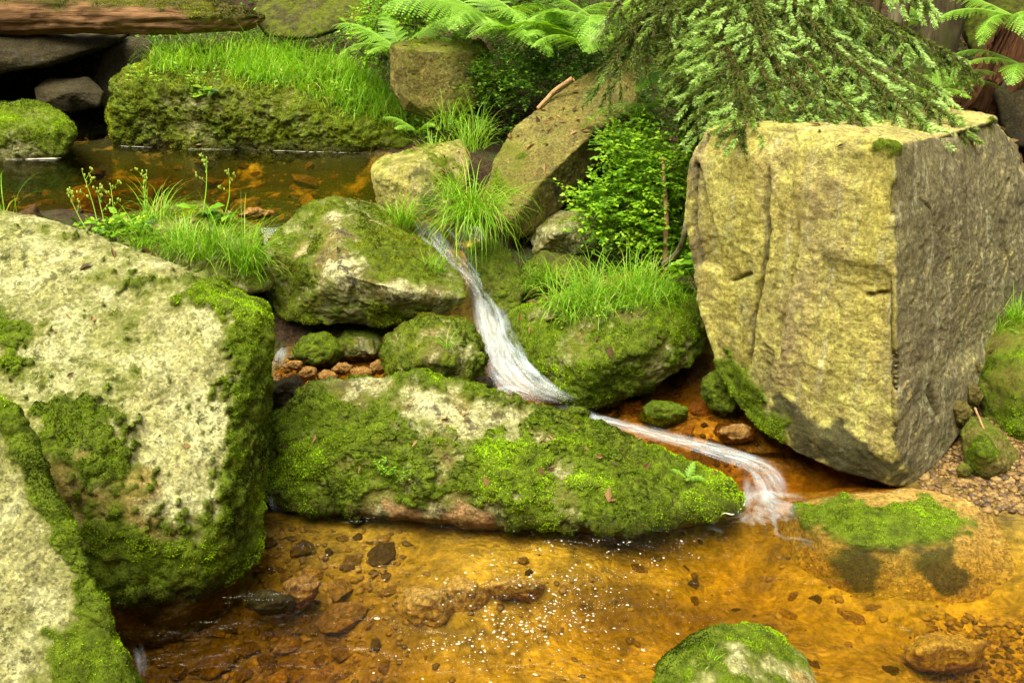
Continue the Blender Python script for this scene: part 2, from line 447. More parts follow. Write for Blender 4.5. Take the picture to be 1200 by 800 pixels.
# ------------------------------------------------------------------ terrain
CTRL = np.array([
    (-1, 1, -.3), (0, 2, -.28), (1.5, 1, -.3), (2.5, 2.5, -.22), (0, 3, -.24), (-.8, 3.2, -.40), (-.55, 2.9, -.36), (-1.1, 2.7, -.4), (.35, 3.3, -.3), (.75, 3.35, -.34), (1, 3.2, -.26), (1.8, 3.0, -.3), (2.6, 3.3, -.12), (3.4, 2.5, .1),
    (0, -1, .55), (-3, -1, .6), (3, -1, .6), (0, -4, .8), (-2.8, 2.2, .15), (-3.4, 3.5, .4), (-2.2, 4.6, .55), (-1.5, 4.5, .2), (-.7, 3.68, -.09), (-.2, 3.6, -.08), (-.3, 3.35, -.13), (.25, 3.5, -.12), (.6, 3.6, -.22), (-.75, 3.4, -.2), (.9, 3.55, -.3),
    (-.95, 4.9, .14), (-.3, 4.9, .1), (.3, 4.55, -.02), (.9, 4.2, -.1), (1.25, 3.9, -.16), (-1.15, 4.1, -.06), (0, 4.2, -.1), (.7, 4.7, .04), (1.0, 4.6, .05),
    (-.2, 5.35, .25), (-.5, 5.75, .62), (-1.2, 5.35, .5), (-1.8, 5.35, .82), (-2.6, 5.4, .9), (-3.6, 5.4, .95), (-5, 5.0, 1.0),
    (-.75, 6.2, .6), (-1.9, 6.3, .6), (-3.2, 6.5, .56), (-1.2, 7.3, .52), (-2.5, 7.5, .5), (-4, 7.4, .5), (-5.5, 7, .6), (-7.5, 7, 1.0), (-9, 5, 1.2),
    (-1.0, 8.5, .95), (-2.5, 8.8, .95), (-4, 8.9, .75), (-6, 8.7, .9), (-.25, 7.1, .95), (-.2, 6.3, .8), (-.05, 5.8, .6), (.4, 5.6, .5),
    (.5, 6.3, .8), (.9, 5.5, .55), (1.0, 6.2, .9), (1.6, 5.6, .85), (2.5, 5.6, 1.1), (3.2, 5.0, .9), (2.75, 4.5, .3), (2.6, 4.0, .07), (3.5, 4, .25), (1.8, 4.5, .02),
    (2, 7, 1.25), (1, 7.5, 1.25), (3.5, 7, 1.4), (5, 5, 1.2), (6, 7, 1.7), (6, 3, .8), (0, 8.2, 1.25),
    (-8, 10, 1.9), (-3, 10, 1.4), (0, 10, 1.65), (3, 9.5, 1.8), (8, 9, 3.6), (-9, 13, 5.0), (-3, 13, 3.6), (1, 13, 3.6), (5, 13, 4.2), (10, 12, 6.5),
    (-10, 18, 11), (0, 18, 11), (10, 18, 12), (-25, 25, 24), (0, 26, 20), (25, 25, 25), (-8, 2, 2.5), (8, 3, 3.0), (-12, 2, 8), (12, 3, 9), (-20, 5, 20), (20, 5, 21),
    (0, -7, 2.0), (-6, -5, 2.2), (6, -5, 2.4), (0, -11, 7), (-10, -10, 9), (10, -10, 9), (-20, -15, 22), (20, -15, 22), (0, -20, 19), (0, 60, 45), (-60, 40, 50), (60, 40, 50), (-60, -30, 50), (60, -30, 50), (0, -60, 50),  # unseen side and rear slopes, raised steep to block low skylight
], float)

def th(x, y):
    x = np.asarray(x, float); y = np.asarray(y, float)
    d2 = (x[..., None] - CTRL[:, 0]) ** 2 + (y[..., None] - CTRL[:, 1]) ** 2
    w = 1.0 / (d2 + 0.012) ** 1.7
    z = (w * CTRL[:, 2]).sum(-1) / w.sum(-1)
    q = np.stack([x.ravel(), y.ravel(), np.zeros(x.size)], 1)
    n = 0.05 * fbm(q, 1.4, 4, 3) + 0.025 * fbm(q, 6, 3, 5)
    return z + n.reshape(x.shape)

def axis(core0, core1, step, far0, far1):
    a = list(np.arange(core0, core1, step))
    x, s = core1, step
    while x < far1: a.append(x); s *= 1.25; x += s
    x, s = core0 - step, step
    pre = []
    while x > far0: pre.append(x); s *= 1.25; x -= s
    return np.array(pre[::-1] + a)

gx = axis(-4.5, 4.0, .025, -90, 90); gy = axis(1.8, 9.5, .025, -40, 110)
GX, GY = np.meshgrid(gx, gy)
GZ = np.concatenate([th(GX[i:i + 20], GY[i:i + 20]) for i in range(0, len(gy), 20)])
def bed_uw(x, y):
    "1 where the bed is stream bed"
    return x
nx, ny = len(gx), len(gy)
idx = np.arange(nx * ny).reshape(ny, nx)
TF = np.stack([idx[:-1, :-1], idx[:-1, 1:], idx[1:, 1:], idx[1:, :-1]], -1).reshape(-1, 4)
TV = np.stack([GX.ravel(), GY.ravel(), GZ.ravel()], 1)
# stream bed mask: below the local water level
def wlevel(x, y):
    wl = np.interp(y, [4.0, 4.5, 5.1, 5.5, 5.75], [0.0, .1, .26, .5, .8])
    return np.where((x < 2.3) & (x > -7), wl, -.1)
wet_m = sstep(.06, -.04, TV[:, 2] - np.where(TV[:, 1] < 8.9, wlevel(TV[:, 0], TV[:, 1]), -5) + .05 * fbm(TV, 3, 3, 8))
wet_m *= np.where((TV[:, 0] > -.1) & (TV[:, 1] > 5.6), 0, 1)

t = NT('forest_floor_and_bed')
tc = t.n('ShaderNodeTexCoord').outputs['Object']
a1 = t.noise(tc, 2.2, 6, .65); a2 = t.noise(tc, 30, 6, .7)
v = t.n('ShaderNodeTexVoronoi'); v.inputs['Scale'].default_value = 26; t.l(tc, v.inputs['Vector'])
v2 = t.n('ShaderNodeTexVoronoi', feature='DISTANCE_TO_EDGE'); v2.inputs['Scale'].default_value = 26; t.l(tc, v2.inputs['Vector'])
bed = t.mix(t.ramp(a1, [(.35, 0.0), (.65, 1.0)]), (.25, .155, .02), (.46, .31, .05))
bed = t.mix(.3, bed, t.ramp(v.outputs['Color'], [(.1, .45), (.5, 1.0), (.9, 1.3)]), 'MULTIPLY')
bed = t.mix(.75, bed, t.ramp(a2, [(.3, .4), (.7, 1.5)]), 'MULTIPLY')
bed = t.mix(.8, bed, t.ramp(t.noise(tc, 5.5, 6, .65, .6), [(.36, .3), (.52, 1.0), (.7, 1.3)]), 'MULTIPLY')
flo = t.mix(t.ramp(a2, [(.35, 0.0), (.65, 1.0)]), (.02, .013, .006), (.075, .042, .018))
flo = t.mix(t.ramp(a1, [(.5, 0.0), (.6, 1.0)]), flo, (.04, .055, .01))
bed = t.mix(t.math('MULTIPLY', t.attr('algae'), t.ramp(t.noise(tc, 3.2, 6, .65), [(.36, 0.0), (.46, .95)])), bed, (.016, .022, .005))
bed = t.mix(t.math('MULTIPLY', t.attr('silt_shade'), t.ramp(t.noise(tc, 4.5, 6, .6), [(.35, .55), (.55, 1.0)])), bed, t.mix(a2, (.05, .028, .008), (.13, .07, .02)))  # dark brown sediment that also carries the pool's shadow in its colour
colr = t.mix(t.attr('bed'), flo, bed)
b = t.n('ShaderNodeBsdfPrincipled'); t.l(colr, b.inputs['Base Color']); b.inputs['Roughness'].default_value = .85; b.inputs['Specular IOR Level'].default_value = .2
t.l(t.bump(t.math('ADD', t.math('MULTIPLY', v2.outputs['Distance'], 1.2), a2), .8, .02), b.inputs['Normal'])
t.l(b.outputs[0], t.out.inputs[0]); MAT['ground'] = t.m
tag(link('ground', mk_mesh('ground', TV, TF, dict(bed=wet_m, algae=sstep(5.3, 5.8, TV[:, 1]), silt_shade=.85 * np.maximum(np.exp(-(((TV[:, 0] + 1.0) / .72) ** 2 + ((TV[:, 1] - 3.05) / .65) ** 2) ** 2), .9 * np.exp(-(((TV[:, 0] - .55) / .5) ** 2 + ((TV[:, 1] - 3.42) / .16) ** 2) ** 2))), [MAT['ground']])), kind='structure')

def ground_pick(px, py):
    d = ray(px, py)
    ts = np.linspace(1.5, 40, 1500)
    pts = np.array([0, 0, H]) + ts[:, None] * d
    g = th(pts[:, 0], pts[:, 1])
    k = np.argmax(pts[:, 2] < g)
    return pts[k]

# ------------------------------------------------------------------ boulders
def W(x, y, z): return np.array([x, y, z], float)
def push(sil, dy, k=0.75, dz=0.0):
    "hidden far side: outline drawn in towards its middle and moved back"
    a = np.array(sil); x, y, d = project(a); cx, cy = x.mean(), y.mean()
    return [P(cx + (u - cx) * k, cy + (v - cy) * k, w_[1] + dy) + W(0, 0, .3 * dz) for u, v, w_ in zip(x, y, a)]

# 1 big pale boulder, left
s1 = [P(-200, 190, 4.3), P(0, 236, 4.2), P(60, 253, 4.15), P(130, 288, 4.05), P(200, 318, 3.98), P(270, 336, 3.92), P(306, 354, 3.86), P(315, 376, 3.8),
      P(307, 470, 3.68), P(302, 560, 3.58), P(296, 625, 3.48), P(278, 668, 3.36), P(210, 704, 3.14), P(140, 712, 3.08), P(60, 690, 2.98), P(-200, 650, 2.9), P(-260, 400, 3.6)]
f1 = [P(290, 366, 3.72), P(262, 560, 3.28), P(245, 640, 3.14), P(215, 680, 3.1), P(110, 330, 3.78), P(60, 560, 3.08), P(180, 600, 3.1)]
rock('left', 'boulder', s1 + f1 + [W(-1.3, 4.4, .5), W(-1.9, 4.9, .6), W(-2.8, 4.9, .8), W(-1.12, 3.5, -.35), W(-1.35, 3.2, -.35), W(-2, 3, -.3), W(-1.3, 4.1, -.3), W(-2.5, 4.8, 0), W(-2.3, 4.6, 1.05)],
     MAT['pale'], level=7, smooth=3, seed=1, lump=.05, lumpf=1.6, fine=.022, finef=8,
     moss=dict(base=.0, up=-.12, noise=1.25, freq=4.2, lo=.42, hi=.55), moss_fn=lambda V, N: 1.1 * sstep(.5, .72, N[:, 0] + .12 * fbm(V, 6, 3, 5)), terr=.006,
     patches=[(130, 330, 38, .7), (150, 375, 30, .55), (15, 395, 34, 1.0), (180, 410, 26, .5), (110, 480, 42, .9), (130, 540, 40, .9), (160, 440, 28, .7), (70, 490, 36, .8), (20, 450, 36, .6),
              (60, 255, 30, .9), (130, 290, 30, .8), (200, 315, 30, .6), (260, 338, 34, 1.0), (300, 350, 40, 1.6), (312, 372, 34, 1.8), (300, 420, 30, .9), (312, 430, 34, 1.4), (306, 470, 40, 1.5), (312, 500, 34, 1.4), (296, 520, 36, 1.3), (306, 560, 40, 1.6), (288, 575, 34, 1.2), (300, 610, 40, 1.6), (285, 640, 40, 1.4),
              (240, 660, 40, 1.2), (180, 680, 46, 1.3), (130, 660, 46, 1.3), (110, 630, 30, .9), (100, 690, 40, 1.2), (210, 640, 24, .6),
              (200, 480, 60, -.8), (220, 560, 46, -.8), (60, 330, 50, -.6), (230, 400, 40, -.5)],
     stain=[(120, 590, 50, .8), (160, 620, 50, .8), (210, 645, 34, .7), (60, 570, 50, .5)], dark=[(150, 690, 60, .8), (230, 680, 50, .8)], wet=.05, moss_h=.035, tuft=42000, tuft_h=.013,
     label='largest pale lichen boulder with dark moss patches, at the left')
# 2 near pale boulder bottom left
s2 = [P(-160, 420, 2.95), P(-10, 462, 2.9), P(20, 480, 2.86), P(48, 535, 2.8), P(72, 600, 2.72), P(96, 660, 2.64), P(130, 730, 2.55), P(168, 800, 2.45), P(200, 880, 2.35), P(-200, 900, 2.2), P(-260, 600, 2.75)]
rock('near', 'boulder', s2 + push(s2, .45, .5, -.1),
     MAT['pale'], level=7, smooth=3, seed=22, lump=.035, lumpf=1.8, fine=.018, finef=8,
     moss=dict(base=-.35, up=0, noise=.8, freq=3.2, lo=.4, hi=.55),
     patches=[(0, 470, 20, 1.2), (22, 488, 20, 1.5), (40, 520, 20, 1.5), (52, 550, 20, 1.5), (64, 580, 20, 1.5), (74, 605, 20, 1.5), (86, 635, 20, 1.5), (100, 668, 24, 1.5), (112, 695, 24, 1.5), (126, 724, 26, 1.6), (140, 755, 30, 1.6), (152, 785, 36, 1.4), (90, 760, 40, .9), (60, 740, 26, .6), (100, 800, 50, .9), (75, 790, 30, .6)],
     moss_h=.025, tuft=42000, tuft_h=.012, label='closest pale boulder cut by the bottom left corner, moss along its edge')
# 3 long mossy boulder in the middle
s3 = [P(311, 560, 3.95), P(313, 520, 4.05), P(330, 482, 4.12), P(360, 457, 4.16), P(400, 441, 4.18), P(440, 436, 4.2), P(520, 450, 4.2), P(600, 464, 4.17), P(680, 495, 4.12), P(760, 529, 4.06), P(830, 558, 4.0), P(864, 572, 3.94), P(877, 588, 3.88)]
b3 = [PZ(866, 602, -.01), PZ(800, 606, 0), PZ(720, 622, 0), PZ(640, 617, 0), PZ(560, 606, 0), PZ(430, 600, 0), PZ(340, 598, 0), PZ(312, 588, 0)]
rock('centre', 'boulder', s3 + b3 + [P(440, 470, 4.08), P(560, 490, 4.06), P(420, 505, 3.93), P(560, 530, 3.82), P(350, 530, 3.86), P(700, 570, 3.74), P(640, 585, 3.68)] + [p + W(0, .42, -.32) for p in b3] + push(s3, .35, .85, -.12) + [W(-.9, 4.6, -.2), W(.3, 4.5, -.2), W(.9, 4.15, -.2)],
     MAT['mossy'], level=7, smooth=4, seed=3, lump=.05, lumpf=2.2, fine=.022, finef=8,
     moss=dict(base=.68, up=.05, noise=1.25, freq=3.4, lo=.35, hi=.55),
     patches=[(405, 450, 20, -1.2), (440, 452, 24, -1.2), (490, 465, 27, -1.3), (540, 478, 27, -1.3), (470, 484, 16, -.6), (592, 490, 24, -1.2), (525, 494, 16, -.6), (640, 506, 12, -.8), (600, 515, 10, -.5), (650, 545, 7, -.9), (525, 535, 8, -.7), (660, 545, 16, -.6), (520, 540, 14, -.6), (760, 530, 60, .5), (700, 500, 50, .5),
              (480, 604, 22, -1.8), (530, 606, 24, -1.8), (575, 612, 16, -1.4), (435, 602, 12, -.8)],
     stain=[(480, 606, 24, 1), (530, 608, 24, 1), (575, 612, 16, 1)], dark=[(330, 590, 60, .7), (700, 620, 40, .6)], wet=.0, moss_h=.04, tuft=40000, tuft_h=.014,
     label='long low mossy boulder lying across the middle of the stream')
# 4 peaked boulder
s4 = [P(310, 290, 5.3), P(330, 264, 5.4), P(360, 241, 5.5), P(386, 229, 5.55), P(440, 238, 5.9), P(482, 260, 5.8), P(508, 300, 5.5), P(542, 332, 5.1), P(550, 350, 4.95), P(520, 370, 4.95), P(450, 380, 4.95), P(380, 382, 4.98), P(330, 374, 5.05), P(310, 340, 5.2)]
rock('peak', 'boulder', s4 + [P(403, 322, 4.84), P(395, 275, 5.15), P(470, 340, 4.80), P(338, 320, 5.1)] + push(s4, .5, .6, -.1),
     MAT['mossy'], level=6, bl=6, smooth=2, terr=.008, seed=4, lump=.03, lumpf=2.5, fine=.012, finef=9,
     moss=dict(base=.58, up=.1, noise=1.2, freq=3.8, lo=.35, hi=.6),
     patches=[(388, 246, 11, -1.5), (392, 265, 13, -1.8), (384, 295, 16, -2.2), (398, 300, 14, -1.9), (408, 322, 12, -1.6), (440, 332, 12, -1.3), (472, 337, 16, -1.6), (510, 344, 13, -1.4), (350, 285, 10, -1.2), (480, 300, 40, .4)],
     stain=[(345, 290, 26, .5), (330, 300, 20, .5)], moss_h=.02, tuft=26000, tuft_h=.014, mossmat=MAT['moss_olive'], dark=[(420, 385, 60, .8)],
     label='peaked mossy boulder with a pale ridge, left of the small waterfall')
# 5 round small boulder
s5 = [P(452, 408, 4.75), P(468, 382, 4.8), P(500, 367, 4.85), P(536, 374, 4.85), P(562, 394, 4.8), P(568, 422, 4.72), P(552, 448, 4.65), P(510, 470, 4.6), P(470, 460, 4.62), P(454, 434, 4.68)]
rock('round', 'boulder', s5 + [P(505, 415, 4.42), P(480, 430, 4.48), P(535, 425, 4.48)] + push(s5, .3, .7, -.1) + [W(-.4, 4.7, 0), W(-.2, 4.7, 0)],
     MAT['mossy'], level=6, smooth=6, seed=5, lump=.05, lumpf=5, fine=.014, finef=12, moss=dict(base=.64, up=.1, noise=1.2, freq=5, lo=.35, hi=.6),
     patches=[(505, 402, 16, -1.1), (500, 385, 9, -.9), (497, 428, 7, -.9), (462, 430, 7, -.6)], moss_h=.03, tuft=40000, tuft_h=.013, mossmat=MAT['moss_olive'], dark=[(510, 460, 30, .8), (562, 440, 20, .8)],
     label='small rounded mossy boulder beside the white cascade')
# 6 grass-topped boulder right of the cascade
s6 = [P(577, 384, 5.15), P(592, 361, 5.2), P(640, 348, 5.25), P(700, 338, 5.15), P(760, 326, 5.1), P(806, 334, 5.05), P(824, 368, 4.9), P(827, 402, 4.82), P(812, 428, 4.72), P(772, 453, 4.62), P(720, 474, 4.6), P(680, 478, 4.62), P(640, 458, 4.82), P(600, 422, 4.98), P(582, 402, 5.08)]
rock('grassy', 'boulder', s6 + [P(690, 430, 4.48), P(760, 400, 4.52), P(650, 400, 4.78), P(740, 370, 4.7)] + push(s6, .5, .7, -.12),
     MAT['mossy'], level=6, smooth=4, seed=6, lump=.06, lumpf=2.6, fine=.014, finef=9, moss=dict(base=.66, up=.1, noise=1.2, freq=3.8, lo=.35, hi=.6),
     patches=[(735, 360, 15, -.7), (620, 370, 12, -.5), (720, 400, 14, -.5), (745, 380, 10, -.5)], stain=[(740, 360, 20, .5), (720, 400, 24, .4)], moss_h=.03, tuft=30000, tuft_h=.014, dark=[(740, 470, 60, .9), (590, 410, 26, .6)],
     label='mossy boulder topped with grass between the cascade and the square block')
# 7 big block
def block_steps(V, N):
    "joint planes of the front face: slabs standing a few centimetres behind one another"
    f = sstep(.25, .5, -N[:, 1]) * sstep(.35, .1, N[:, 0])
    q = V * np.array([0, 0, 1.0]); u = V[:, 0] + .03 * fbm(q, 2.5, 3, 44) + .008 * fbm(V, 14, 3, 45)
    d = -.034 * sstep(1.118, 1.098, u) - .022 * sstep(1.215, 1.203, u) * sstep(1.10, 1.12, u)
    d = d - .03 * sstep(1.33, 1.35, u + .10 * (V[:, 2] - .75)) * sstep(1.10, .95, V[:, 2] + .05 * fbm(V, 5, 3, 46)) * sstep(.2, .3, V[:, 2])
    d = d - .035 * sstep(.95, .93, u + .25 * (V[:, 2] - .95)) * sstep(.86, .9, V[:, 2] + .04 * fbm(V, 6, 3, 47))
    d = d - .06 * np.exp(-((u - 1.112) / .0075) ** 2) * sstep(.12, .3, V[:, 2]) * sstep(-.35, .05, fbm(V, 3, 3, 52)) - .035 * np.exp(-((u - 1.222) / .010) ** 2) * sstep(.5, .3, np.abs(V[:, 2] - .9 + .2 * fbm(q, 1.5, 2, 49)))
    g = sstep(.3, .6, N[:, 0])
    d2 = -.03 * sstep(2.02, 2.05, V[:, 0] + .1 * fbm(q, 3, 3, 48)) * sstep(.4, .5, V[:, 2])
    return V + N * (d * f + d2 * g)[:, None]
s7 = [P(804, 190, 4.55), P(824, 150, 4.6), P(850, 137, 4.65), P(890, 142, 4.5), P(960, 152, 4.25), P(1050, 168, 3.98), P(1120, 156, 4.45), P(1172, 139, 4.95), P(1200, 168, 5.2), P(1225, 240, 5.2), P(1225, 345, 5.1),
      P(1142, 400, 4.62), P(1136, 455, 4.5), P(1114, 500, 4.32), P(1110, 535, 4.2), P(1076, 572, 4.06), P(1040, 570, 3.98), P(985, 553, 4.06), P(930, 532, 4.2), P(893, 502, 4.32), P(870, 480, 4.42), P(838, 430, 4.52), P(816, 355, 4.56), P(804, 260, 4.56)]
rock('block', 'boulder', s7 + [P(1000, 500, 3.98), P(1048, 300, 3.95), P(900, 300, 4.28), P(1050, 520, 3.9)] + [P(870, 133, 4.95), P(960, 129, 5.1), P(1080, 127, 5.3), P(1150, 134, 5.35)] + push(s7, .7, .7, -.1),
     MAT['ochre'], level=7, bl=7, smooth=4, seed=7, lump=.024, lumpf=1.6, fine=.013, finef=9, face_tone_fn=lambda V, N: 1.0 * sstep(.28, .5, N[:, 0] + .22 * fbm(V, 4, 4, 3)) * sstep(.75, .5, N[:, 2]), pre=block_steps, terr=.0045,  # greyer brown tone over the face turned to the right
     moss=dict(base=-.6, up=0, noise=.6, freq=3, lo=.4, hi=.55),
     patches=[(850, 480, 34, 2.2), (880, 495, 30, 2.0), (855, 445, 30, 1.5), (840, 430, 20, 1.3), (870, 470, 26, 1.8), (900, 508, 18, 1.5), (1036, 163, 15, 2.2), (1168, 148, 14, 2.0), (1095, 165, 4, 1.3), (1062, 410, 4, 1.4), (1112, 520, 10, 1.2), (892, 512, 14, 1.2)],
     
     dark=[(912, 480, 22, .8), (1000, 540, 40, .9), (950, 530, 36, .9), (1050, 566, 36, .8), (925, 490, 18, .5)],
     cracks=[([(850, 330), (878, 322)], .008, .03), ([(1050, 222), (1047, 250)], .022, .028), ([(1048, 420), (1050, 452)], .028, .03), ([(1000, 160), (1018, 163)], .02, .022), ([(900, 143), (925, 147)], .022, .022), ([(1046, 500), (1049, 520)], .02, .025), ([(1110, 158), (1125, 155)], .016, .02),
             ([(1097, 455), (1105, 490)], .012, .05), ([(1018, 346), (1040, 344)], .010, .035), ([(1190, 215), (1180, 260), (1195, 320)], .010, .04), ([(1085, 235), (1100, 250), (1108, 280)], .006, .02)],
     moss_h=.02, tuft=30000, tuft_h=.012, label='tall square ochre granite block with a cracked face, at the right')
# 11 flat mossy slab awash
s11 = [PZ(928, 592, .0), PZ(985, 578, .012), PZ(1060, 575, .015), PZ(1135, 584, .012), PZ(1168, 594, -.005), PZ(1095, 634, -.004), PZ(1010, 638, -.004), PZ(945, 616, -.004), PZ(1040, 605, .022), PZ(1200, 600, -.03), PZ(1180, 640, -.06), PZ(1080, 665, -.09), PZ(980, 660, -.09),
       PZ(912, 618, -.14), PZ(930, 680, -.27), PZ(1010, 705, -.22), PZ(1130, 715, -.24), PZ(1250, 700, -.2), PZ(1300, 620, -.12), PZ(1250, 575, -.06), PZ(1000, 555, -.3), PZ(1100, 550, -.2), PZ(900, 640, -.3), PZ(1000, 760, -.6), PZ(1200, 760, -.6), PZ(1000, 560, -.6), PZ(1250, 560, -.6)]
rock('awash', 'boulder', s11, MAT['gold'], level=6, bl=6, smooth=4, seed=8, lump=.012, lumpf=3, fine=.008, finef=12,
     moss=dict(base=-.9, up=0, noise=.7, freq=4, lo=.3, hi=.5),
     patches=[(960, 600, 36, 1.7), (1000, 600, 44, 1.8), (1050, 606, 46, 1.8), (1095, 600, 40, 1.9), (1000, 622, 34, 1.7), (1070, 622, 34, 1.7), (1130, 596, 28, 1.5), (945, 590, 22, 1.3), (1030, 630, 30, 1.2)],
     dark=[(1095, 652, 26, 1.4), (1112, 678, 18, 1.3), (1020, 668, 26, .9), (990, 660, 18, .8), (950, 628, 14, .7)], moss_h=.02, tuft=36000, tuft_h=.012,
     label='flat moss-topped rock awash below the square block')
# 12 bottom boulder
s12 = [P(755, 800, 2.55), P(776, 772, 2.62), P(812, 748, 2.7), P(860, 737, 2.75), P(908, 744, 2.74), P(944, 772, 2.68), P(958, 800, 2.6), P(965, 860, 2.5), P(740, 860, 2.45)]
rock('bottom', 'boulder', s12 + [P(850, 800, 2.42), P(850, 860, 2.3)] + push(s12, .3, .7, -.2) + [W(.4, 2.5, -.4), W(.75, 2.5, -.4)],
     MAT['pale'], level=6, smooth=6, seed=12, lump=.03, lumpf=4, fine=.008, finef=12, moss=dict(base=.55, up=.15, noise=.9, freq=4, lo=.35, hi=.55),
     patches=[(872, 770, 16, -1.2), (900, 775, 14, -1.1), (935, 785, 16, -1.3), (860, 752, 10, -.8), (955, 795, 14, -1.3), (830, 790, 10, -.6)], stain=[(945, 785, 20, .8)], moss_h=.02, tuft=45000, tuft_h=.012,
     label='small mossy boulder poking up at the bottom edge of the pool')
# 13 tilted slab
s13 = [P(566, 232, 5.95), P(576, 186, 6.15), P(602, 150, 6.4), P(650, 110, 6.7), P(700, 76, 6.95), P(734, 63, 7.1), P(750, 74, 6.95), P(748, 120, 6.6), P(702, 192, 6.25), P(662, 240, 6.05), P(622, 274, 5.85), P(596, 283, 5.75), P(582, 262, 5.8)]
rock('tilted', 'boulder', s13 + [P(735, 90, 6.75), P(690, 160, 6.1), P(632, 215, 5.8), P(596, 258, 5.68), P(650, 150, 6.3)] + push(s13, .5, .8, -.35),
     MAT['brown'], level=6, bl=6, smooth=4, seed=13, lump=.03, lumpf=2.5, fine=.008, finef=12, moss=dict(base=-.35, up=.1, noise=.8, freq=3.5, lo=.4, hi=.6),
     patches=[(580, 200, 26, 1.2), (590, 165, 22, .9), (570, 225, 20, 1.2), (610, 178, 8, 1.1), (635, 158, 5, 1), (585, 235, 8, .8), (620, 220, 14, .6)], stain=[(690, 200, 40, .0)],
     dark=[(700, 170, 26, .55), (660, 220, 26, .55), (725, 120, 22, .5)], moss_h=.015, tuft=20000, tuft_h=.015, label='long bare slab tilted up to the right above the waterfall')
# 14 square block behind
s14 = [P(455, 52, 7.6), P(500, 45, 7.9), P(560, 50, 7.8), P(574, 60, 7.6), P(570, 110, 7.5), P(556, 132, 7.4), P(510, 140, 7.35), P(474, 130, 7.35), P(458, 100, 7.5)]
rock('cube', 'boulder', s14 + [P(476, 58, 7.3), P(478, 120, 7.25), P(556, 62, 7.45)] + push(s14, .5, .85),
     MAT['brown'], level=6, bl=6, smooth=4, seed=14, lump=.04, lumpf=3, fine=.012, finef=10, moss=dict(base=.05, up=.45, noise=.9, freq=3, lo=.4, hi=.6), moss_h=.02, tuft=16000, tuft_h=.018, mossmat=MAT['moss_olive'],
     patches=[(500, 100, 30, -.5), (540, 125, 30, .5)], dark=[(555, 90, 26, .6)], label='square brown block under the ferns on the far bank')
# 15 ochre block by the lip
s15 = [P(434, 196, 6.3), P(450, 183, 6.4), P(500, 171, 6.5), P(540, 162, 6.6), P(552, 180, 6.45), P(548, 212, 6.2), P(522, 238, 6.0), P(490, 244, 6.0), P(438, 226, 6.2)]
rock('lipblock', 'boulder', s15 + [P(490, 192, 6.05), P(495, 225, 5.95), P(440, 205, 6.15)] + push(s15, .4, .7, -.1) + [W(-.8, 6.2, .5), W(-.4, 6.1, .5)],
     MAT['ochre'], level=6, bl=6, smooth=4, seed=15, lump=.03, lumpf=4, fine=.010, finef=12, moss=dict(base=.1, up=.35, noise=.9, freq=4, lo=.4, hi=.6), moss_h=.015, tuft=20000, tuft_h=.015, mossmat=MAT['moss_olive'],
     patches=[(530, 205, 22, .7), (450, 205, 20, -.5)], dark=[(500, 200, 16, .7), (510, 235, 20, .6)], label='angular yellowish block above the lip of the waterfall')
# 16 grassy far boulder
s16 = [P(128, 135, 8.4), P(134, 98, 8.6), P(160, 78, 8.8), P(200, 66, 9.0), P(300, 64, 9.1), P(400, 84, 8.9), P(432, 104, 8.7), P(482, 142, 8.3), P(505, 160, 8.1), P(495, 178, 7.95), P(400, 180, 8.05), P(300, 175, 8.15), P(200, 172, 8.2), P(134, 164, 8.3)]
rock('farbank', 'boulder', s16 + [P(150, 105, 8.25), P(250, 105, 8.2), P(350, 115, 8.15), P(430, 150, 8.0)] + push(s16, .8, .85, -.05) + [W(-3.3, 8.3, .4), W(-.8, 8.1, .4)],
     MAT['mossy'], level=7, smooth=3, seed=16, lump=.08, lumpf=2.2, fine=.025, finef=7, moss=dict(base=.75, up=.1, noise=1.0, freq=2.5, lo=.35, hi=.65), moss_h=.05, tuft=14000, tuft_h=.022, mossmat=MAT['moss_olive'],
     patches=[(250, 105, 20, -.5), (215, 150, 30, -.35)], stain=[(250, 105, 40, .5)], wet=.82,
     label='long grassy boulder on the far side of the upper pool')
# 17, 18 upper left
s17 = [P(-60, 150, 8.0), P(-20, 124, 8.1), P(40, 119, 8.15), P(76, 134, 8.0), P(91, 156, 7.85), P(72, 178, 7.75), P(20, 189, 7.7), P(-40, 189, 7.75)]
rock('leftdome', 'boulder', s17 + [P(25, 150, 7.7)] + push(s17, .5, .8, -.1) + [W(-3.7, 7.8, .5)], MAT['mossy'], level=6, smooth=6, seed=17, lump=.03, lumpf=3, fine=.012, finef=10,
     moss=dict(base=.6, up=.25, noise=.8, freq=3, lo=.35, hi=.6), moss_h=.03, tuft=18000, tuft_h=.018, label='domed mossy rock with a foam line at the left of the upper pool', wet=.8)
s18 = [P(40, 104, 8.9), P(58, 92, 9.0), P(104, 91, 9.0), P(123, 108, 8.9), P(116, 126, 8.8), P(80, 132, 8.75), P(45, 124, 8.8)]
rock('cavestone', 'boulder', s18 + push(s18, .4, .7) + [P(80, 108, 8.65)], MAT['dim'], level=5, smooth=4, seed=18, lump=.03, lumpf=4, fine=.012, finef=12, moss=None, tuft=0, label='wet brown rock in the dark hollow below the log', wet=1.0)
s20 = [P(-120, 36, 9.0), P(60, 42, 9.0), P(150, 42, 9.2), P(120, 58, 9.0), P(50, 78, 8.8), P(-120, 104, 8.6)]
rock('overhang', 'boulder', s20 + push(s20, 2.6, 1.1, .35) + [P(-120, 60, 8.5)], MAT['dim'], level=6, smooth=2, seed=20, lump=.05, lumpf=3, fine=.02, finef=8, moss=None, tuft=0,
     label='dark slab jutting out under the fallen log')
s20b = [P(120, 60, 9.3), P(150, 45, 9.5), P(180, 50, 9.5), P(170, 110, 9.3), P(130, 130, 9.2), P(100, 120, 9.3)]
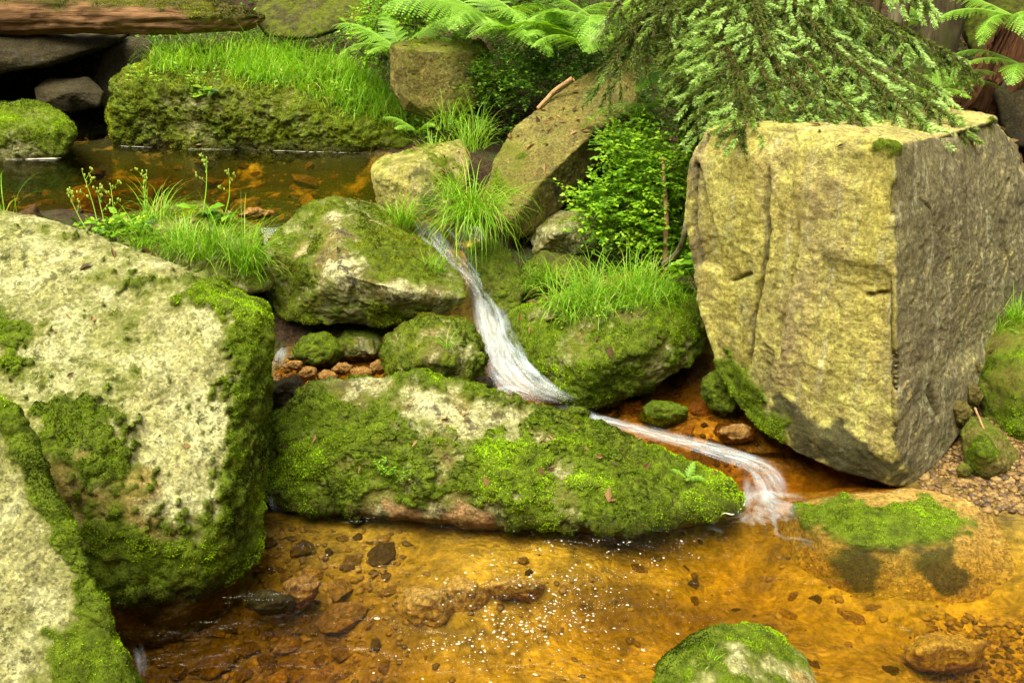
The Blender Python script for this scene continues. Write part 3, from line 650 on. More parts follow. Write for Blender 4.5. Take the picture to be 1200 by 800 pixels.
rock('hollowback', 'boulder', s20b + push(s20b, .6, 1.0), MAT['dim'], level=5, smooth=4, seed=120, lump=.05, lumpf=3, moss=None, tuft=0, label='dark rock at the back of the hollow under the log')
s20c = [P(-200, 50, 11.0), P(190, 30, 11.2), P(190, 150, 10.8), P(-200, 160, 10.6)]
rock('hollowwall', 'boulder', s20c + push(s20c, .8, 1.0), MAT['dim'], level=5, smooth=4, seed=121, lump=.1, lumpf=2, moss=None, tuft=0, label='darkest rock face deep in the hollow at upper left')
s21 = [P(298, 20, 9.2), P(306, -10, 9.4), P(380, -40, 9.6), P(440, -10, 9.4), P(425, 28, 9.2), P(360, 46, 9.0), P(312, 44, 9.05)]
rock('topstone', 'boulder', s21 + push(s21, .6, .9), MAT['dim'], level=6, smooth=3, seed=21, lump=.05, lumpf=3, fine=.02, finef=9, moss=dict(base=.15, up=.3, noise=1.0, freq=3), tuft=14000, tuft_h=.02, mossmat=MAT['moss_olive'],
     label='mossy rock at the end of the fallen log, cut by the top edge')
# 22, 23 dark rocks by the fall
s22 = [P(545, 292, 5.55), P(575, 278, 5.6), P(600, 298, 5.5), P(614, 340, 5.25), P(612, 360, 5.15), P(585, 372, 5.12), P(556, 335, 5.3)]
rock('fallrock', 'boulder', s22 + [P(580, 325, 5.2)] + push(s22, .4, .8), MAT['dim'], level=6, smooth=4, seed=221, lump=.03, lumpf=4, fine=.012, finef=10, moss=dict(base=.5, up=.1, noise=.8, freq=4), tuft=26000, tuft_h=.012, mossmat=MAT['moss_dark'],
     label='dark wet mossy rock under the tuft beside the waterfall')
s23 = [P(618, 266, 5.95), P(638, 248, 6.05), P(680, 246, 6.05), P(702, 262, 5.95), P(698, 292, 5.8), P(660, 305, 5.75), P(625, 298, 5.8)]
rock('mottled', 'boulder', s23 + [P(655, 272, 5.65)] + push(s23, .4, .8), MAT['mossy'], level=6, smooth=3, seed=23, lump=.04, lumpf=4, fine=.014, finef=10, moss=dict(base=.0, up=.2, noise=1.0, freq=5), tuft=18000, tuft_h=.014, mossmat=MAT['moss_olive'],
     stain=[(690, 265, 16, .6)], label='mottled stone under the low end of the tilted slab')
s23b = [P(610, 318, 5.6), P(636, 296, 5.7), P(690, 302, 5.7), P(696, 345, 5.5), P(640, 356, 5.4), P(614, 348, 5.45)]
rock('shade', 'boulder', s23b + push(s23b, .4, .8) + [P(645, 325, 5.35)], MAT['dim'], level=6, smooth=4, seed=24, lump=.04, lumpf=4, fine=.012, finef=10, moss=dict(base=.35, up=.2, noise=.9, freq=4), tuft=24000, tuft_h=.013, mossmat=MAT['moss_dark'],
     label='dark mossy stone behind the grass-topped boulder')
# 24 stones in the gap, left centre
def small(key, c, rx, ry, y, mat, seed, label, moss=None, mossmat=None, group=None, depth=None, level=5, cat='stone', wet=None, jag=.18, tuft=30000, th_=.010, name='stone'):
    r = np.random.default_rng(seed); pts = []
    dpt = depth or rx / FPX * y * 1.0
    n = 11
    for k in range(n):
        a = 2 * math.pi * k / n + r.normal() * .1; q = 1 + jag * r.normal() * .6
        pts.append(P(c[0] + rx * q * math.cos(a), c[1] + ry * q * math.sin(a), y))
    for k in range(6):
        a = 2 * math.pi * k / 6 + r.random(); q = .65
        pts.append(P(c[0] + rx * q * math.cos(a), c[1] + ry * q * math.sin(a), y - dpt * (.75 + .25 * r.random())))
        pts.append(P(c[0] + rx * q * math.cos(a), c[1] + ry * q * math.sin(a), y + dpt * (.75 + .25 * r.random())))
    return rock(key, name, pts, mat, level=level, smooth=3, seed=seed, lump=rx / FPX * y * .18, lumpf=2.2 / (rx / FPX * y), fine=.006, finef=16, moss=moss, tuft=tuft if moss else 0, tuft_h=th_, mossmat=mossmat,
                label=label, cat=cat, group=group, wet=wet, moss_h=.012)
M9 = dict(base=.7, up=.2, noise=.8, freq=5)
M5 = dict(base=.25, up=.3, noise=1.0, freq=5)
small('gap_a', (372, 412), 27, 20, 5.0, MAT['dim'], 241, 'bright mossy stone at the water under the peaked boulder', M9)
small('gap_b', (422, 406), 36, 20, 5.12, MAT['mossy'], 242, 'half bare mossy stone tucked under the peaked boulder', M5, MAT['moss_dark'])
small('gap_c', (335, 462), 26, 24, 4.55, MAT['dim'], 243, 'black wet stone between the two biggest mossy boulders', None, wet=.6)
for i, (x, y, a, b_) in enumerate([(385, 442, 15, 9), (402, 432, 13, 8), (360, 437, 13, 8), (345, 428, 10, 6), (425, 437, 16, 8), (445, 430, 12, 9), (372, 452, 14, 7)]):
    small('gp%d' % i, (x, y), a, b_, 4.85 - i * .01, MAT['cobble'], 300 + i, 'orange brown pebble in the trickle behind the long mossy boulder', group='pebbles behind the long boulder', level=4)
# stones right of the cascade, below the grass-topped boulder
small('st_a', (778, 487), 27, 17, 4.6, MAT['dim'], 251, 'small dark mossy stone splashed by the stream under the block', M9, MAT['moss_dark'])
small('st_b', (826, 486), 24, 18, 4.75, MAT['cobble'], 252, 'orange stone in shade between mossy boulder and block')
small('st_c', (862, 508), 22, 12, 4.42, MAT['cobble'], 253, 'wet orange stone at the foot of the mossy block edge')
small('st_d', (740, 478), 20, 12, 4.75, MAT['cobble'], 254, 'brown stone in the stream beneath the grass-topped boulder')
small('st_e', (848, 462), 24, 30, 4.62, MAT['dim'], 255, 'dark mossy stone wedged against the left foot of the block', M9, MAT['moss_dark'])
small('fl_a', (566, 450), 15, 12, 4.66, MAT['dim'], 281, 'black wet stone at the left foot of the white fall', None, wet=.9)
small('fl_b', (676, 486), 17, 9, 4.5, MAT['dim'], 282, 'dark mossy stone where the fall turns into the shallow run', M9, MAT['moss_dark'])
# 8, 9 right edge
s8 = [P(1140, 405, 4.7), P(1158, 376, 4.8), P(1200, 360, 4.85), P(1280, 350, 4.9), P(1300, 460, 4.6), P(1280, 560, 4.3), P(1200, 545, 4.3), P(1158, 515, 4.38), P(1140, 450, 4.5)]
rock('rightedge', 'boulder', s8 + [P(1200, 430, 4.28), P(1190, 500, 4.2)] + push(s8, .5, .8), MAT['brown'], level=6, smooth=3, seed=28, lump=.05, lumpf=3, fine=.014, finef=10, moss=dict(base=.4, up=.3, noise=1.0, freq=3.5), tuft=26000, tuft_h=.013,
     patches=[(1185, 500, 24, 1.0), (1160, 470, 14, -.5), (1170, 390, 14, -.5)], label='mossy boulder at the right edge beside the square block')
s9 = [P(1124, 505, 4.2), P(1138, 486, 4.25), P(1166, 498, 4.25), P(1196, 536, 4.15), P(1200, 560, 4.05), P(1160, 572, 3.98), P(1132, 550, 4.05)]
rock('rightsmall', 'boulder', s9 + [P(1155, 530, 3.92)] + push(s9, .35, .8), MAT['brown'], level=6, smooth=2, seed=29, lump=.03, lumpf=5, fine=.010, finef=12, moss=dict(base=.15, up=.3, noise=1.0, freq=5), tuft=34000, tuft_h=.012,
     patches=[(1150, 525, 26, 1.2), (1185, 540, 10, -.6)], stain=[(1170, 560, 24, .6)], label='small tilted boulder with a moss patch at the right waterside', wet=.06)
small('wg_a', (1127, 484), 13, 18, 4.3, MAT['brown'], 261, 'lowest stone wedged beside the square block', None)
small('wg_b', (1142, 463), 10, 14, 4.4, MAT['brown'], 262, 'middle stone wedged beside the square block', None)
small('wg_c', (1143, 431), 6, 10, 4.5, MAT['brown'], 263, 'tiny uppermost stone wedged beside the square block', None)
small('wg_d', (1130, 552), 10, 9, 4.02, MAT['brown'], 264, 'little stone on the gravel in front of the tilted boulder', M5)
# rocks of the near bank between the pools
s25 = [P(100, 285, 5.2), P(140, 248, 5.5), P(200, 236, 5.65), P(255, 240, 5.6), P(305, 272, 5.35), P(322, 335, 5.0), P(250, 345, 4.9), P(150, 330, 4.95)]
rock('dam', 'boulder', s25 + [P(220, 290, 5.0)] + push(s25, .5, .8, -.2), MAT['mossy'], level=6, smooth=3, seed=251, lump=.07, lumpf=3, fine=.02, finef=9, moss=dict(base=.35, up=.25, noise=1.0, freq=4), tuft=22000, tuft_h=.015, mossmat=MAT['moss_olive'],
     patches=[(215, 252, 20, -.7), (180, 258, 12, -.6)], label='low mossy rock with grass behind the largest pale boulder')
small('dm_a', (226, 246), 22, 9, 5.75, MAT['mossy'], 271, 'speckled stone at the near edge of the upper pool', M5, MAT['moss_olive'])
small('dm_b', (300, 250), 18, 7, 5.9, MAT['cobble'], 272, 'flat orange stone beside the speckled stone in the upper pool')
# upper right background
s29 = [P(1130, 40, 7.2), P(1140, -30, 7.4), P(1230, -40, 7.4), P(1250, 60, 7.2), P(1200, 100, 7.0), P(1150, 90, 7.0)]
rock('backright', 'boulder', s29 + push(s29, .6, .9), MAT['dim'], level=6, smooth=3, seed=291, lump=.06, lumpf=3, fine=.02, finef=9, moss=dict(base=.2, up=.3, noise=1.0, freq=3), tuft=12000, tuft_h=.016, mossmat=MAT['moss_olive'], label='dark mossy rock at the top right behind the stump')
s29b = [P(1165, 110, 6.2), P(1190, 80, 6.3), P(1240, 85, 6.3), P(1240, 180, 6.0), P(1180, 170, 6.0)]
rock('greyright', 'boulder', s29b + push(s29b, .4, .9), MAT['dim'], level=5, smooth=3, seed=292, lump=.04, lumpf=4, fine=.014, finef=10, moss=None, tuft=0, label='grey rock behind the right shoulder of the square block')

# ------------------------------------------------------------------ loose stones on the stream bed
def free_stone(name, seed, mat, rx, ry, rz, level=4, jag=.2):
    r = np.random.default_rng(seed)
    p = r.normal(size=(16, 3)); p /= np.linalg.norm(p, axis=1)[:, None]
    p *= (1 + jag * r.normal(size=(16, 1)) * .5)
    pl = hull_planes(p)
    U, F, E = LV[level]
    rr = np.full(len(U), 1e9)
    for a, b, c, d in pl:
        dn = U @ np.array([a, b, c]); rr = np.minimum(rr, np.where(dn > 1e-3, d / np.maximum(dn, 1e-3), 1e9))
    V = lap(U * rr[:, None], E, 2)
    N, _ = vnormals(V, F)
    V = V + N * (.09 * fbm(V, 2.2, 4, seed))[:, None]
    V *= np.array([rx, ry, rz])
    z = np.zeros(len(V))
    return mk_mesh(name, V, F, dict(moss=z, stain=z, dark=z, wet=z), [mat])

def cobble_mat(name, c1, c2):
    m = rock_mat(name, c1, c2, tuple(min(1, x * 1.3) for x in c1), .2, spot=(.05, .03, .01), spot_amt=.38)
    nt = m.node_tree; pb = [n for n in nt.nodes if n.type == 'BSDF_PRINCIPLED'][0]
    oi = nt.nodes.new('ShaderNodeObjectInfo'); rp = nt.nodes.new('ShaderNodeValToRGB'); mx = nt.nodes.new('ShaderNodeMix'); mx.data_type = 'RGBA'; mx.blend_type = 'MULTIPLY'; mx.inputs[0].default_value = 1
    e = rp.color_ramp.elements; e[0].color = (.18, .16, .14, 1); e[1].color = (1.2, 1.05, .85, 1); x = e.new(.6); x.color = (.6, .5, .4, 1)
    nt.links.new(oi.outputs['Random'], rp.inputs[0])
    src = pb.inputs['Base Color'].links[0].from_socket
    nt.links.new(src, mx.inputs[6]); nt.links.new(rp.outputs[0], mx.inputs[7]); nt.links.new(mx.outputs[2], pb.inputs['Base Color'])
    return m
MAT['bedstone'] = cobble_mat('bed_cobble', (.35, .225, .06), (.21, .135, .045))
protos = [free_stone('cobble', 400 + i, MAT['bedstone'], .075, .06, .04, 4) for i in range(6)]
first = []
r = np.random.default_rng(5)
cob = []
def too_close(p, rad):
    return any((p[0] - q[0]) ** 2 + (p[1] - q[1]) ** 2 < (.75 * (rad + s)) ** 2 for q, s in cob)
def add_cobble(px, py, size, label, group, lift=.012):
    p = ground_pick(px, py)
    if too_close(p, size * .07): return
    cob.append((p, size * .07))
    o = link('cobble', protos[r.integers(6)], None, Vector(p) + Vector((0, 0, lift * size)))
    o.rotation_euler = (r.normal() * .25, r.normal() * .25, r.random() * 6.28)
    s = size; o.scale = (s * (1 + .25 * r.normal()), s, s * (1 + .2 * r.normal()))
    tag(o, label, 'stone', group)
for _ in range(900):
    if len(cob) > 120: break
    px, py = 190 + 270 * r.random() ** 1.1, 630 + 170 * r.random()
    add_cobble(px, py, (.45 + 1.15 * r.random() ** 1.8), 'brown and orange cobble lying under water on the left of the lower pool', 'cobbles on the left of the pool bed')
for _ in range(700):
    if len(cob) > 200: break
    px, py = 1090 + 110 * r.random(), 735 + 70 * r.random()
    if (px - 1105) / 60 < 0 and r.random() < .5: continue
    add_cobble(px, py, (.22 + .3 * r.random() ** 2), 'small brown pebble lying under water in the lower right corner of the pool', 'pebbles in the lower right corner')
for _ in range(400):
    if len(cob) > 216: break
    px, py = 400 + 700 * r.random(), 640 + 150 * r.random()
    add_cobble(px, py, (.3 + .5 * r.random() ** 2), 'stone half sunk in the golden gravel in the middle of the pool bed', 'stones in the middle of the pool bed', -.01)
for _ in range(500):
    if len(cob) > 275: break
    px, py = 20 + 400 * r.random() ** .8, 188 + 75 * r.random()
    add_cobble(px, py, (.7 + 1.5 * r.random() ** 2), 'stone showing dimly through the dark water of the upper pool', 'stones in the upper pool', .0)
for _ in range(300):
    if len(cob) > 300: break
    px, py = 700 + 200 * r.random(), 470 + 70 * r.random()
    add_cobble(px, py, (.35 + .5 * r.random()), 'stone in the shallow run between the long boulder and the block', 'stones in the shallow run')
small('sub_a', (500, 716), 38, 30, 3.29, MAT['gold'], 411, 'large pale edged stone under water below the long boulder', None, jag=.25)
small('sub_b', (540, 705), 34, 28, 3.36, MAT['gold'], 412, 'rounded brown stone under water touching a bigger pale edged one', None)
small('sub_c', (352, 692), 24, 20, 3.34, MAT['cobble'], 413, 'bright orange stone under water right of the largest pale boulder', None)
small('sub_d', (296, 655), 22, 16, 3.58, MAT['cobble'], 414, 'reddish stone under water at the foot of the largest pale boulder', None)
small('sub_e', (315, 706), 30, 16, 3.3, MAT['dim'], 415, 'dark flat stone under water beside the bright orange one', None)
small('sub_f', (1107, 768), 52, 26, 3.12, MAT['gold'], 416, 'flat yellow rock under water in the lower right of the pool', None)
small('sub_g', (600, 690), 40, 16, 3.42, MAT['gold'], 417, 'low sandy coloured rock just under the surface in the pool middle', None)

# gravel
def pebble_cloud(pts, smin, smax, seed):
    r = np.random.default_rng(seed); U, F, _ = LV[1]
    n = len(pts); s = smin + (smax - smin) * r.random(n) ** 2.5
    sc = np.stack([s * (1 + .3 * r.random(n)), s * (.7 + .3 * r.random(n)), s * (.45 + .3 * r.random(n))], 1)
    a = r.random(n) * 6.28; ca, sa = np.cos(a), np.sin(a)
    B = U[None] * (1 + .18 * r.normal(size=(n, len(U), 1))) * sc[:, None]
    X = B[..., 0] * ca[:, None] - B[..., 1] * sa[:, None]; Y = B[..., 0] * sa[:, None] + B[..., 1] * ca[:, None]
    V = np.stack([X, Y, B[..., 2]], -1) + pts[:, None]
    FF = (F[None] + (np.arange(n) * len(U))[:, None, None]).reshape(-1, 3)
    return V.reshape(-1, 3), FF, np.repeat(r.random(n), len(U))
def gravel_mat():
    t = NT('gravel'); c = t.ramp(t.attr('tint'), [(0, (.05, .028, .01)), (.3, (.13, .07, .02)), (.7, (.21, .12, .026)), (1, (.27, .17, .05))])
    b = t.n('ShaderNodeBsdfPrincipled'); t.l(c, b.inputs['Base Color']); b.inputs['Roughness'].default_value = .6
    t.l(b.outputs[0], t.out.inputs[0]); return t.m
pp = []
for x0, x1, y0, y1, n in ((150, 480, 620, 800, 1300), (480, 1100, 620, 800, 260), (1080, 1210, 720, 810, 600), (1080, 1210, 490, 600, 2600), (320, 470, 420, 460, 400), (660, 900, 460, 560, 500), (-50, 430, 185, 265, 500)):
    for _ in range(n):
        px, py = x0 + (x1 - x0) * r.random(), y0 + (y1 - y0) * r.random()
        pp.append((px, py))
d = np.array([ray(*q) for q in pp])
tz = np.full(len(d), .0)
tt = np.full(len(d), 3.0)
for _ in range(14):
    q = np.array([0, 0, H]) + tt[:, None] * d
    tt = np.clip((th(q[:, 0], q[:, 1]) - H) / d[:, 2], 1, 14) * .6 + tt * .4
q = np.array([0, 0, H]) + tt[:, None] * d; q[:, 2] = th(q[:, 0], q[:, 1])
V, F, ti = pebble_cloud(q, .003, .020, 9)
tag(link('gravel', mk_mesh('gravel', V, F, dict(tint=ti), [gravel_mat()])), kind='stuff')

# ------------------------------------------------------------------ water
def water_mat(name, rip, strength, tintc=None, vol=None):
    t = NT(name)
    tc = t.n('ShaderNodeTexCoord').outputs['Object']
    mp = t.n('ShaderNodeMapping'); mp.inputs['Scale'].default_value = rip; t.l(tc, mp.inputs['Vector'])
    n1 = t.noise(mp.outputs[0], 1.0, 4, .55, .8); n2 = t.noise(mp.outputs[0], 5.0, 3, .55, .3)
    nb = t.bump(t.math('ADD', n1, t.math('MULTIPLY', n2, .3)), strength, .03)
    fr = t.n('ShaderNodeFresnel'); fr.inputs['IOR'].default_value = 1.33; t.l(nb, fr.inputs['Normal'])
    tr = t.n('ShaderNodeBsdfTransparent'); tr.inputs[0].default_value = (*(tintc or (1, 1, 1)), 1)
    gl = t.n('ShaderNodeBsdfGlossy'); gl.inputs['Roughness'].default_value = .04; t.l(nb, gl.inputs['Normal'])
    mx = t.n('ShaderNodeMixShader'); t.l(fr.outputs[0], mx.inputs[0]); t.l(tr.outputs[0], mx.inputs[1]); t.l(gl.outputs[0], mx.inputs[2])
    t.l(mx.outputs[0], t.out.inputs[0])
    if vol:
        va = t.n('ShaderNodeVolumeAbsorption'); va.inputs['Color'].default_value = (*vol[0], 1); va.inputs['Density'].default_value = vol[1]
        t.l(va.outputs[0], t.out.inputs['Volume'])
    return t.m
MAT['water'] = water_mat('pool_water', (5, 10, 5), .9, None, ((.952, .848, .16), 4.6))
MAT['water_up'] = water_mat('upper_pool_water', (3, 9, 3), .16, None, ((.90, .80, .16), 3.6))
MAT['water_run'] = water_mat('run_water', (9, 9, 9), .7, (.86, .66, .34))

def water_box(name, mat, x0, x1, y0, y1, z, depth, step, amp, seed):
    xs = np.arange(x0, x1 + 1e-6, step); 
    yf = y0(xs) if callable(y0) else np.full(len(xs), y0)
    ny = int((y1 - yf.min()) / step) + 1
    v = np.linspace(0, 1, ny)
    X = np.tile(xs, (ny, 1)); Y = yf[None] + (y1 - yf[None]) * v[:, None]
    q = np.stack([X.ravel(), Y.ravel(), np.zeros(X.size)], 1)
    Z = z + amp * fbm(q * np.array([1, 1.6, 1]), 3.5, 4, seed)
    top = np.stack([q[:, 0], q[:, 1], Z], 1); bot = top.copy(); bot[:, 2] = z - depth
    nxx = len(xs); n = len(top); I = np.arange(n).reshape(ny, nxx)
    qd = np.stack([I[:-1, :-1], I[:-1, 1:], I[1:, 1:], I[1:, :-1]], -1).reshape(-1, 4)
    F = [qd, qd[:, ::-1] + n]
    for a in (I[0], I[:, -1], I[-1][::-1], I[:, 0][::-1]):
        F.append(np.stack([a[:-1] + n, a[1:] + n, a[1:], a[:-1]], 1))
    o = link(name, mk_mesh(name, np.concatenate([top, bot]), np.concatenate(F), None, [mat]))
    return tag(o, kind='structure')
water_box('lower_pool_water', MAT['water'], -2.6, 3.6, .6, 4.35, 0.0, .8, .04, .006, 3)
water_box('upper_pool_water', MAT['water_up'], -7.5, -.12, lambda x: np.interp(x, [-7, -1.3, -.9, -.55, -.3], [5.55, 5.6, 5.75, 5.7, 5.95]), 8.9, .8, .8, .06, .005, 5)
# shallow run between the boulders
xs = np.arange(-1.35, 1.75, .03); ys = np.arange(3.95, 5.35, .03)
X, Y = np.meshgrid(xs, ys); q = np.stack([X.ravel(), Y.ravel(), np.zeros(X.size)], 1)
zr = np.interp(Y.ravel() + .05 * X.ravel(), [3.95, 4.15, 4.5, 4.8, 5.1, 5.35], [.0, .02, .105, .15, .24, .27]) + .012 * fbm(q, 4, 3, 2)
zr = np.where(X.ravel() < -.75, np.interp(Y.ravel(), [3.95, 4.2, 4.5, 5.0, 5.35], [-.02, .01, .12, .24, .27]), zr)
I = np.arange(X.size).reshape(X.shape); qd = np.stack([I[:-1, :-1], I[:-1, 1:], I[1:, 1:], I[1:, :-1]], -1).reshape(-1, 4)
tag(link('run_water', mk_mesh('run_water', np.stack([q[:, 0], q[:, 1], zr], 1), qd, None, [MAT['water_run']])), kind='structure')

# white water
def white_mat():
    t = NT('white_water')
    uv = t.n('ShaderNodeUVMap').outputs[0]
    mp = t.n('ShaderNodeMapping'); mp.inputs['Scale'].default_value = (6.5, 1.3, 1); t.l(uv, mp.inputs['Vector'])
    n1 = t.noise(mp.outputs[0], 1.0, 2, .5, .3)
    mp2 = t.n('ShaderNodeMapping'); mp2.inputs['Scale'].default_value = (5, 1.1, 1); t.l(uv, mp2.inputs['Vector'])
    n2 = t.noise(mp2.outputs[0], 1.0, 3, .5, .4)
    s = t.math('ADD', t.math('MULTIPLY', n1, .6), t.math('MULTIPLY', n2, .4))
    # attr foam sets how thick the veil is, edge thins it out
    f = t.math('ADD', t.math('MULTIPLY', t.math('SUBTRACT', s, .5), 2.5), t.math('SUBTRACT', t.math('MULTIPLY', t.attr('foam'), 1.4), .55))
    f = t.math('MULTIPLY', t.ramp(f, [(0.0, 0.0), (.5, .33), (1.0, .78)]), t.attr('edge'))
    d = t.n('ShaderNodeBsdfPrincipled'); d.inputs['Base Color'].default_value = (.70, .79, .86, 1); d.inputs['Roughness'].default_value = .5
    t.l(t.bump(n1, .35, .015), d.inputs['Normal'])
    tl = t.n('ShaderNodeBsdfTranslucent'); tl.inputs[0].default_value = (.66, .75, .82, 1)
    m0 = t.n('ShaderNodeMixShader'); m0.inputs[0].default_value = .3; t.l(d.outputs[0], m0.inputs[1]); t.l(tl.outputs[0], m0.inputs[2])
    tr = t.n('ShaderNodeBsdfTransparent'); tr.inputs[0].default_value = (.99, .97, .93, 1)
    gl = t.n('ShaderNodeBsdfGlossy'); gl.inputs['Roughness'].default_value = .08
    fr = t.n('ShaderNodeFresnel'); fr.inputs['IOR'].default_value = 1.1
    m1 = t.n('ShaderNodeMixShader'); m1.inputs[0].default_value = .015; t.l(tr.outputs[0], m1.inputs[1]); t.l(gl.outputs[0], m1.inputs[2])
    mx = t.n('ShaderNodeMixShader'); t.l(f, mx.inputs[0]); t.l(m1.outputs[0], mx.inputs[1]); t.l(m0.outputs[0], mx.inputs[2])
    clr = t.n('ShaderNodeBsdfTransparent'); fin = t.n('ShaderNodeMixShader'); t.l(t.ramp(t.attr('edge'), [(0.0, 0.0), (.35, 1.0)]), fin.inputs[0]); t.l(clr.outputs[0], fin.inputs[1]); t.l(mx.outputs[0], fin.inputs[2])
    t.l(fin.outputs[0], t.out.inputs[0]); return t.m
MAT['white'] = white_mat()

def catmull(A, n):
    A = np.array(A, float); k = len(A)
    t = np.linspace(0, k - 1 - 1e-6, n); i = t.astype(int); f = (t - i)[:, None]
    g = lambda j: A[np.clip(j, 0, k - 1)]
    p0, p1, p2, p3 = g(i - 1), g(i), g(i + 1), g(i + 2)
    return .5 * ((2 * p1) + (-p0 + p2) * f + (2 * p0 - 5 * p1 + 4 * p2 - p3) * f ** 2 + (-p0 + 3 * p1 - 3 * p2 + p3) * f ** 3)

def ribbon(st, seed, arch=.02, lump=.02, nu=36, per=16, vm=1.0):
    "st: list of (left px, left py, right px, right py, z, foam)"
    L = [PZ(a, b, z) for a, b, c, d, z, f in st]; R = [PZ(c, d, z) for a, b, c, d, z, f in st]
    n = per * (len(st) - 1)
    L, R = catmull(L, n), catmull(R, n); fo = catmull([[s[5]] for s in st], n)[:, 0]
    cen = (L + R) / 2; ln = np.concatenate([[0], np.cumsum(np.linalg.norm(np.diff(cen, axis=0), axis=1))])
    u = np.linspace(0, 1, nu)
    V = L[:, None] * (1 - u)[None, :, None] + R[:, None] * u[None, :, None]
    tan = np.gradient(cen, axis=0); tan /= np.linalg.norm(tan, axis=1)[:, None]
    side = R - L; side /= np.linalg.norm(side, axis=1)[:, None]
    nrm = np.cross(side, tan); nrm *= np.sign(nrm[:, 2:3] + 1e-9)
    wv = np.linalg.norm(R - L, axis=1)
    q = np.stack([np.tile(u * 7, (n, 1)) * np.maximum(wv / .2, .6)[:, None], np.tile((ln * 3.5)[:, None], (1, nu)), np.full((n, nu), seed * 3.3)], -1).reshape(-1, 3)
    dsp = arch * 4 * (u * (1 - u))[None] + lump * fbm(q * np.array([.8, .7, 1]), 1.0, 3, seed).reshape(n, nu)
    V = V + nrm[:, None] * dsp[..., None]
    I = np.arange(n * nu).reshape(n, nu); F = np.stack([I[:-1, :-1], I[:-1, 1:], I[1:, 1:], I[1:, :-1]], -1).reshape(-1, 4)
    UV = np.stack([np.tile(u, (n, 1)) * np.maximum(wv / .2, .5)[:, None], np.tile((ln * vm / .35)[:, None], (1, nu)) + .35 * fbm(q, .6, 2, seed + 8).reshape(n, nu)], -1) + seed * 1.7
    ends = np.clip(np.minimum(np.arange(n), np.arange(n)[::-1]) / 22.0, 0, 1)
    edge = sstep(0, .5, np.minimum(u, 1 - u))[None] ** 1.3 * ends[:, None]
    return V.reshape(-1, 3), F, UV.reshape(-1, 2), np.tile(fo[:, None], (1, nu)).ravel(), edge.ravel()

wr = np.random.default_rng(12)
def strands(C, Wd, n, f0, f1, wmul, seed, lift=.01, spread=1.0, lump=.012, arch=.01, fade=None, vm=1.0):
    out = []
    for k in range(n):
        o0 = spread * (2 * (k + .5) / n - 1 + .25 * wr.normal()); dw = .22 * wr.normal(); ww = wmul * (.6 + .8 * wr.random()); ff = f0 + (f1 - f0) * wr.random(); zz = lift * wr.random()
        a = int(wr.integers(0, 2)) if n > 3 else 0; b_ = len(C) - (int(wr.integers(0, 2)) if n > 3 else 0); st = []
        for i in range(a, b_):
            cx, cy, z = C[i]; w_ = Wd[i]; o = np.clip(o0 + dw * (i / len(C) - .5) * 2 + .12 * wr.normal(), -1.1, 1.1) * w_ * .75; h = max(5, w_ * ww)
            fm = ff * (1 if fade is None else fade[i])
            st.append((cx + o - h, cy + .1 * (o - h) * -1, cx + o + h, cy - .1 * (o + h), z + zz, fm))
        out.append(ribbon(st, seed + k, lump=lump, arch=arch, vm=vm))
    return out
C1 = [(488, 258, .803), (503, 276, .765), (520, 298, .685), (543, 320, .60), (563, 346, .505), (571, 374, .42), (581, 402, .335), (594, 430, .255), (622, 456, .185), (660, 474, .15)]
W1 = [17, 16, 15, 14, 17, 24, 28, 33, 38, 30]
parts = strands(C1, W1, 1, .54, .54, 1.05, 1, fade=[.6, .8, .9, 1, 1.2, 1.4, 1.5, 1.6, 1.5, 1.2], vm=1.4)
parts += strands(C1, W1, 3, .5, .68, .55, 20, .03, .8, .016, vm=1.5)
parts += strands(C1[4:], W1[4:], 3, .55, .8, .55, 40, .05, .8, .045, .03, vm=2.6)
parts += strands([(520, 262, .80), (540, 282, .74), (553, 306, .66), (570, 330, .56), (590, 358, .46), (600, 384, .40)], [8, 8, 8, 9, 10, 12], 2, .4, .6, .7, 60)
C2 = [(652, 474, .135), (690, 488, .125), (728, 497, .118), (782, 511, .110), (836, 527, .092), (884, 545, .06), (902, 560, .035)]
W2 = [26, 28, 28, 30, 30, 28, 28]
parts += strands(C2, W2, 1, .72, .72, 1.15, 80, .008, .2, .014, .006, None, 2.6)
parts += strands(C2, W2, 1, .66, .66, 1.0, 85, .016, .3, .016, .006, None, 4.0)
parts += strands(C2[2:], W2[2:], 2, .45, .62, .7, 90, .02, .9, .014, .006, None, 2.0)
parts += strands([(872, 545, .062), (888, 556, .045), (897, 572, .022), (900, 590, .008), (899, 612, .006)], [24, 27, 28, 30, 26], 5, .5, .75, .5, 120, .012, 1.0, .01, .008, [.8, 1, 1, .8, .3])
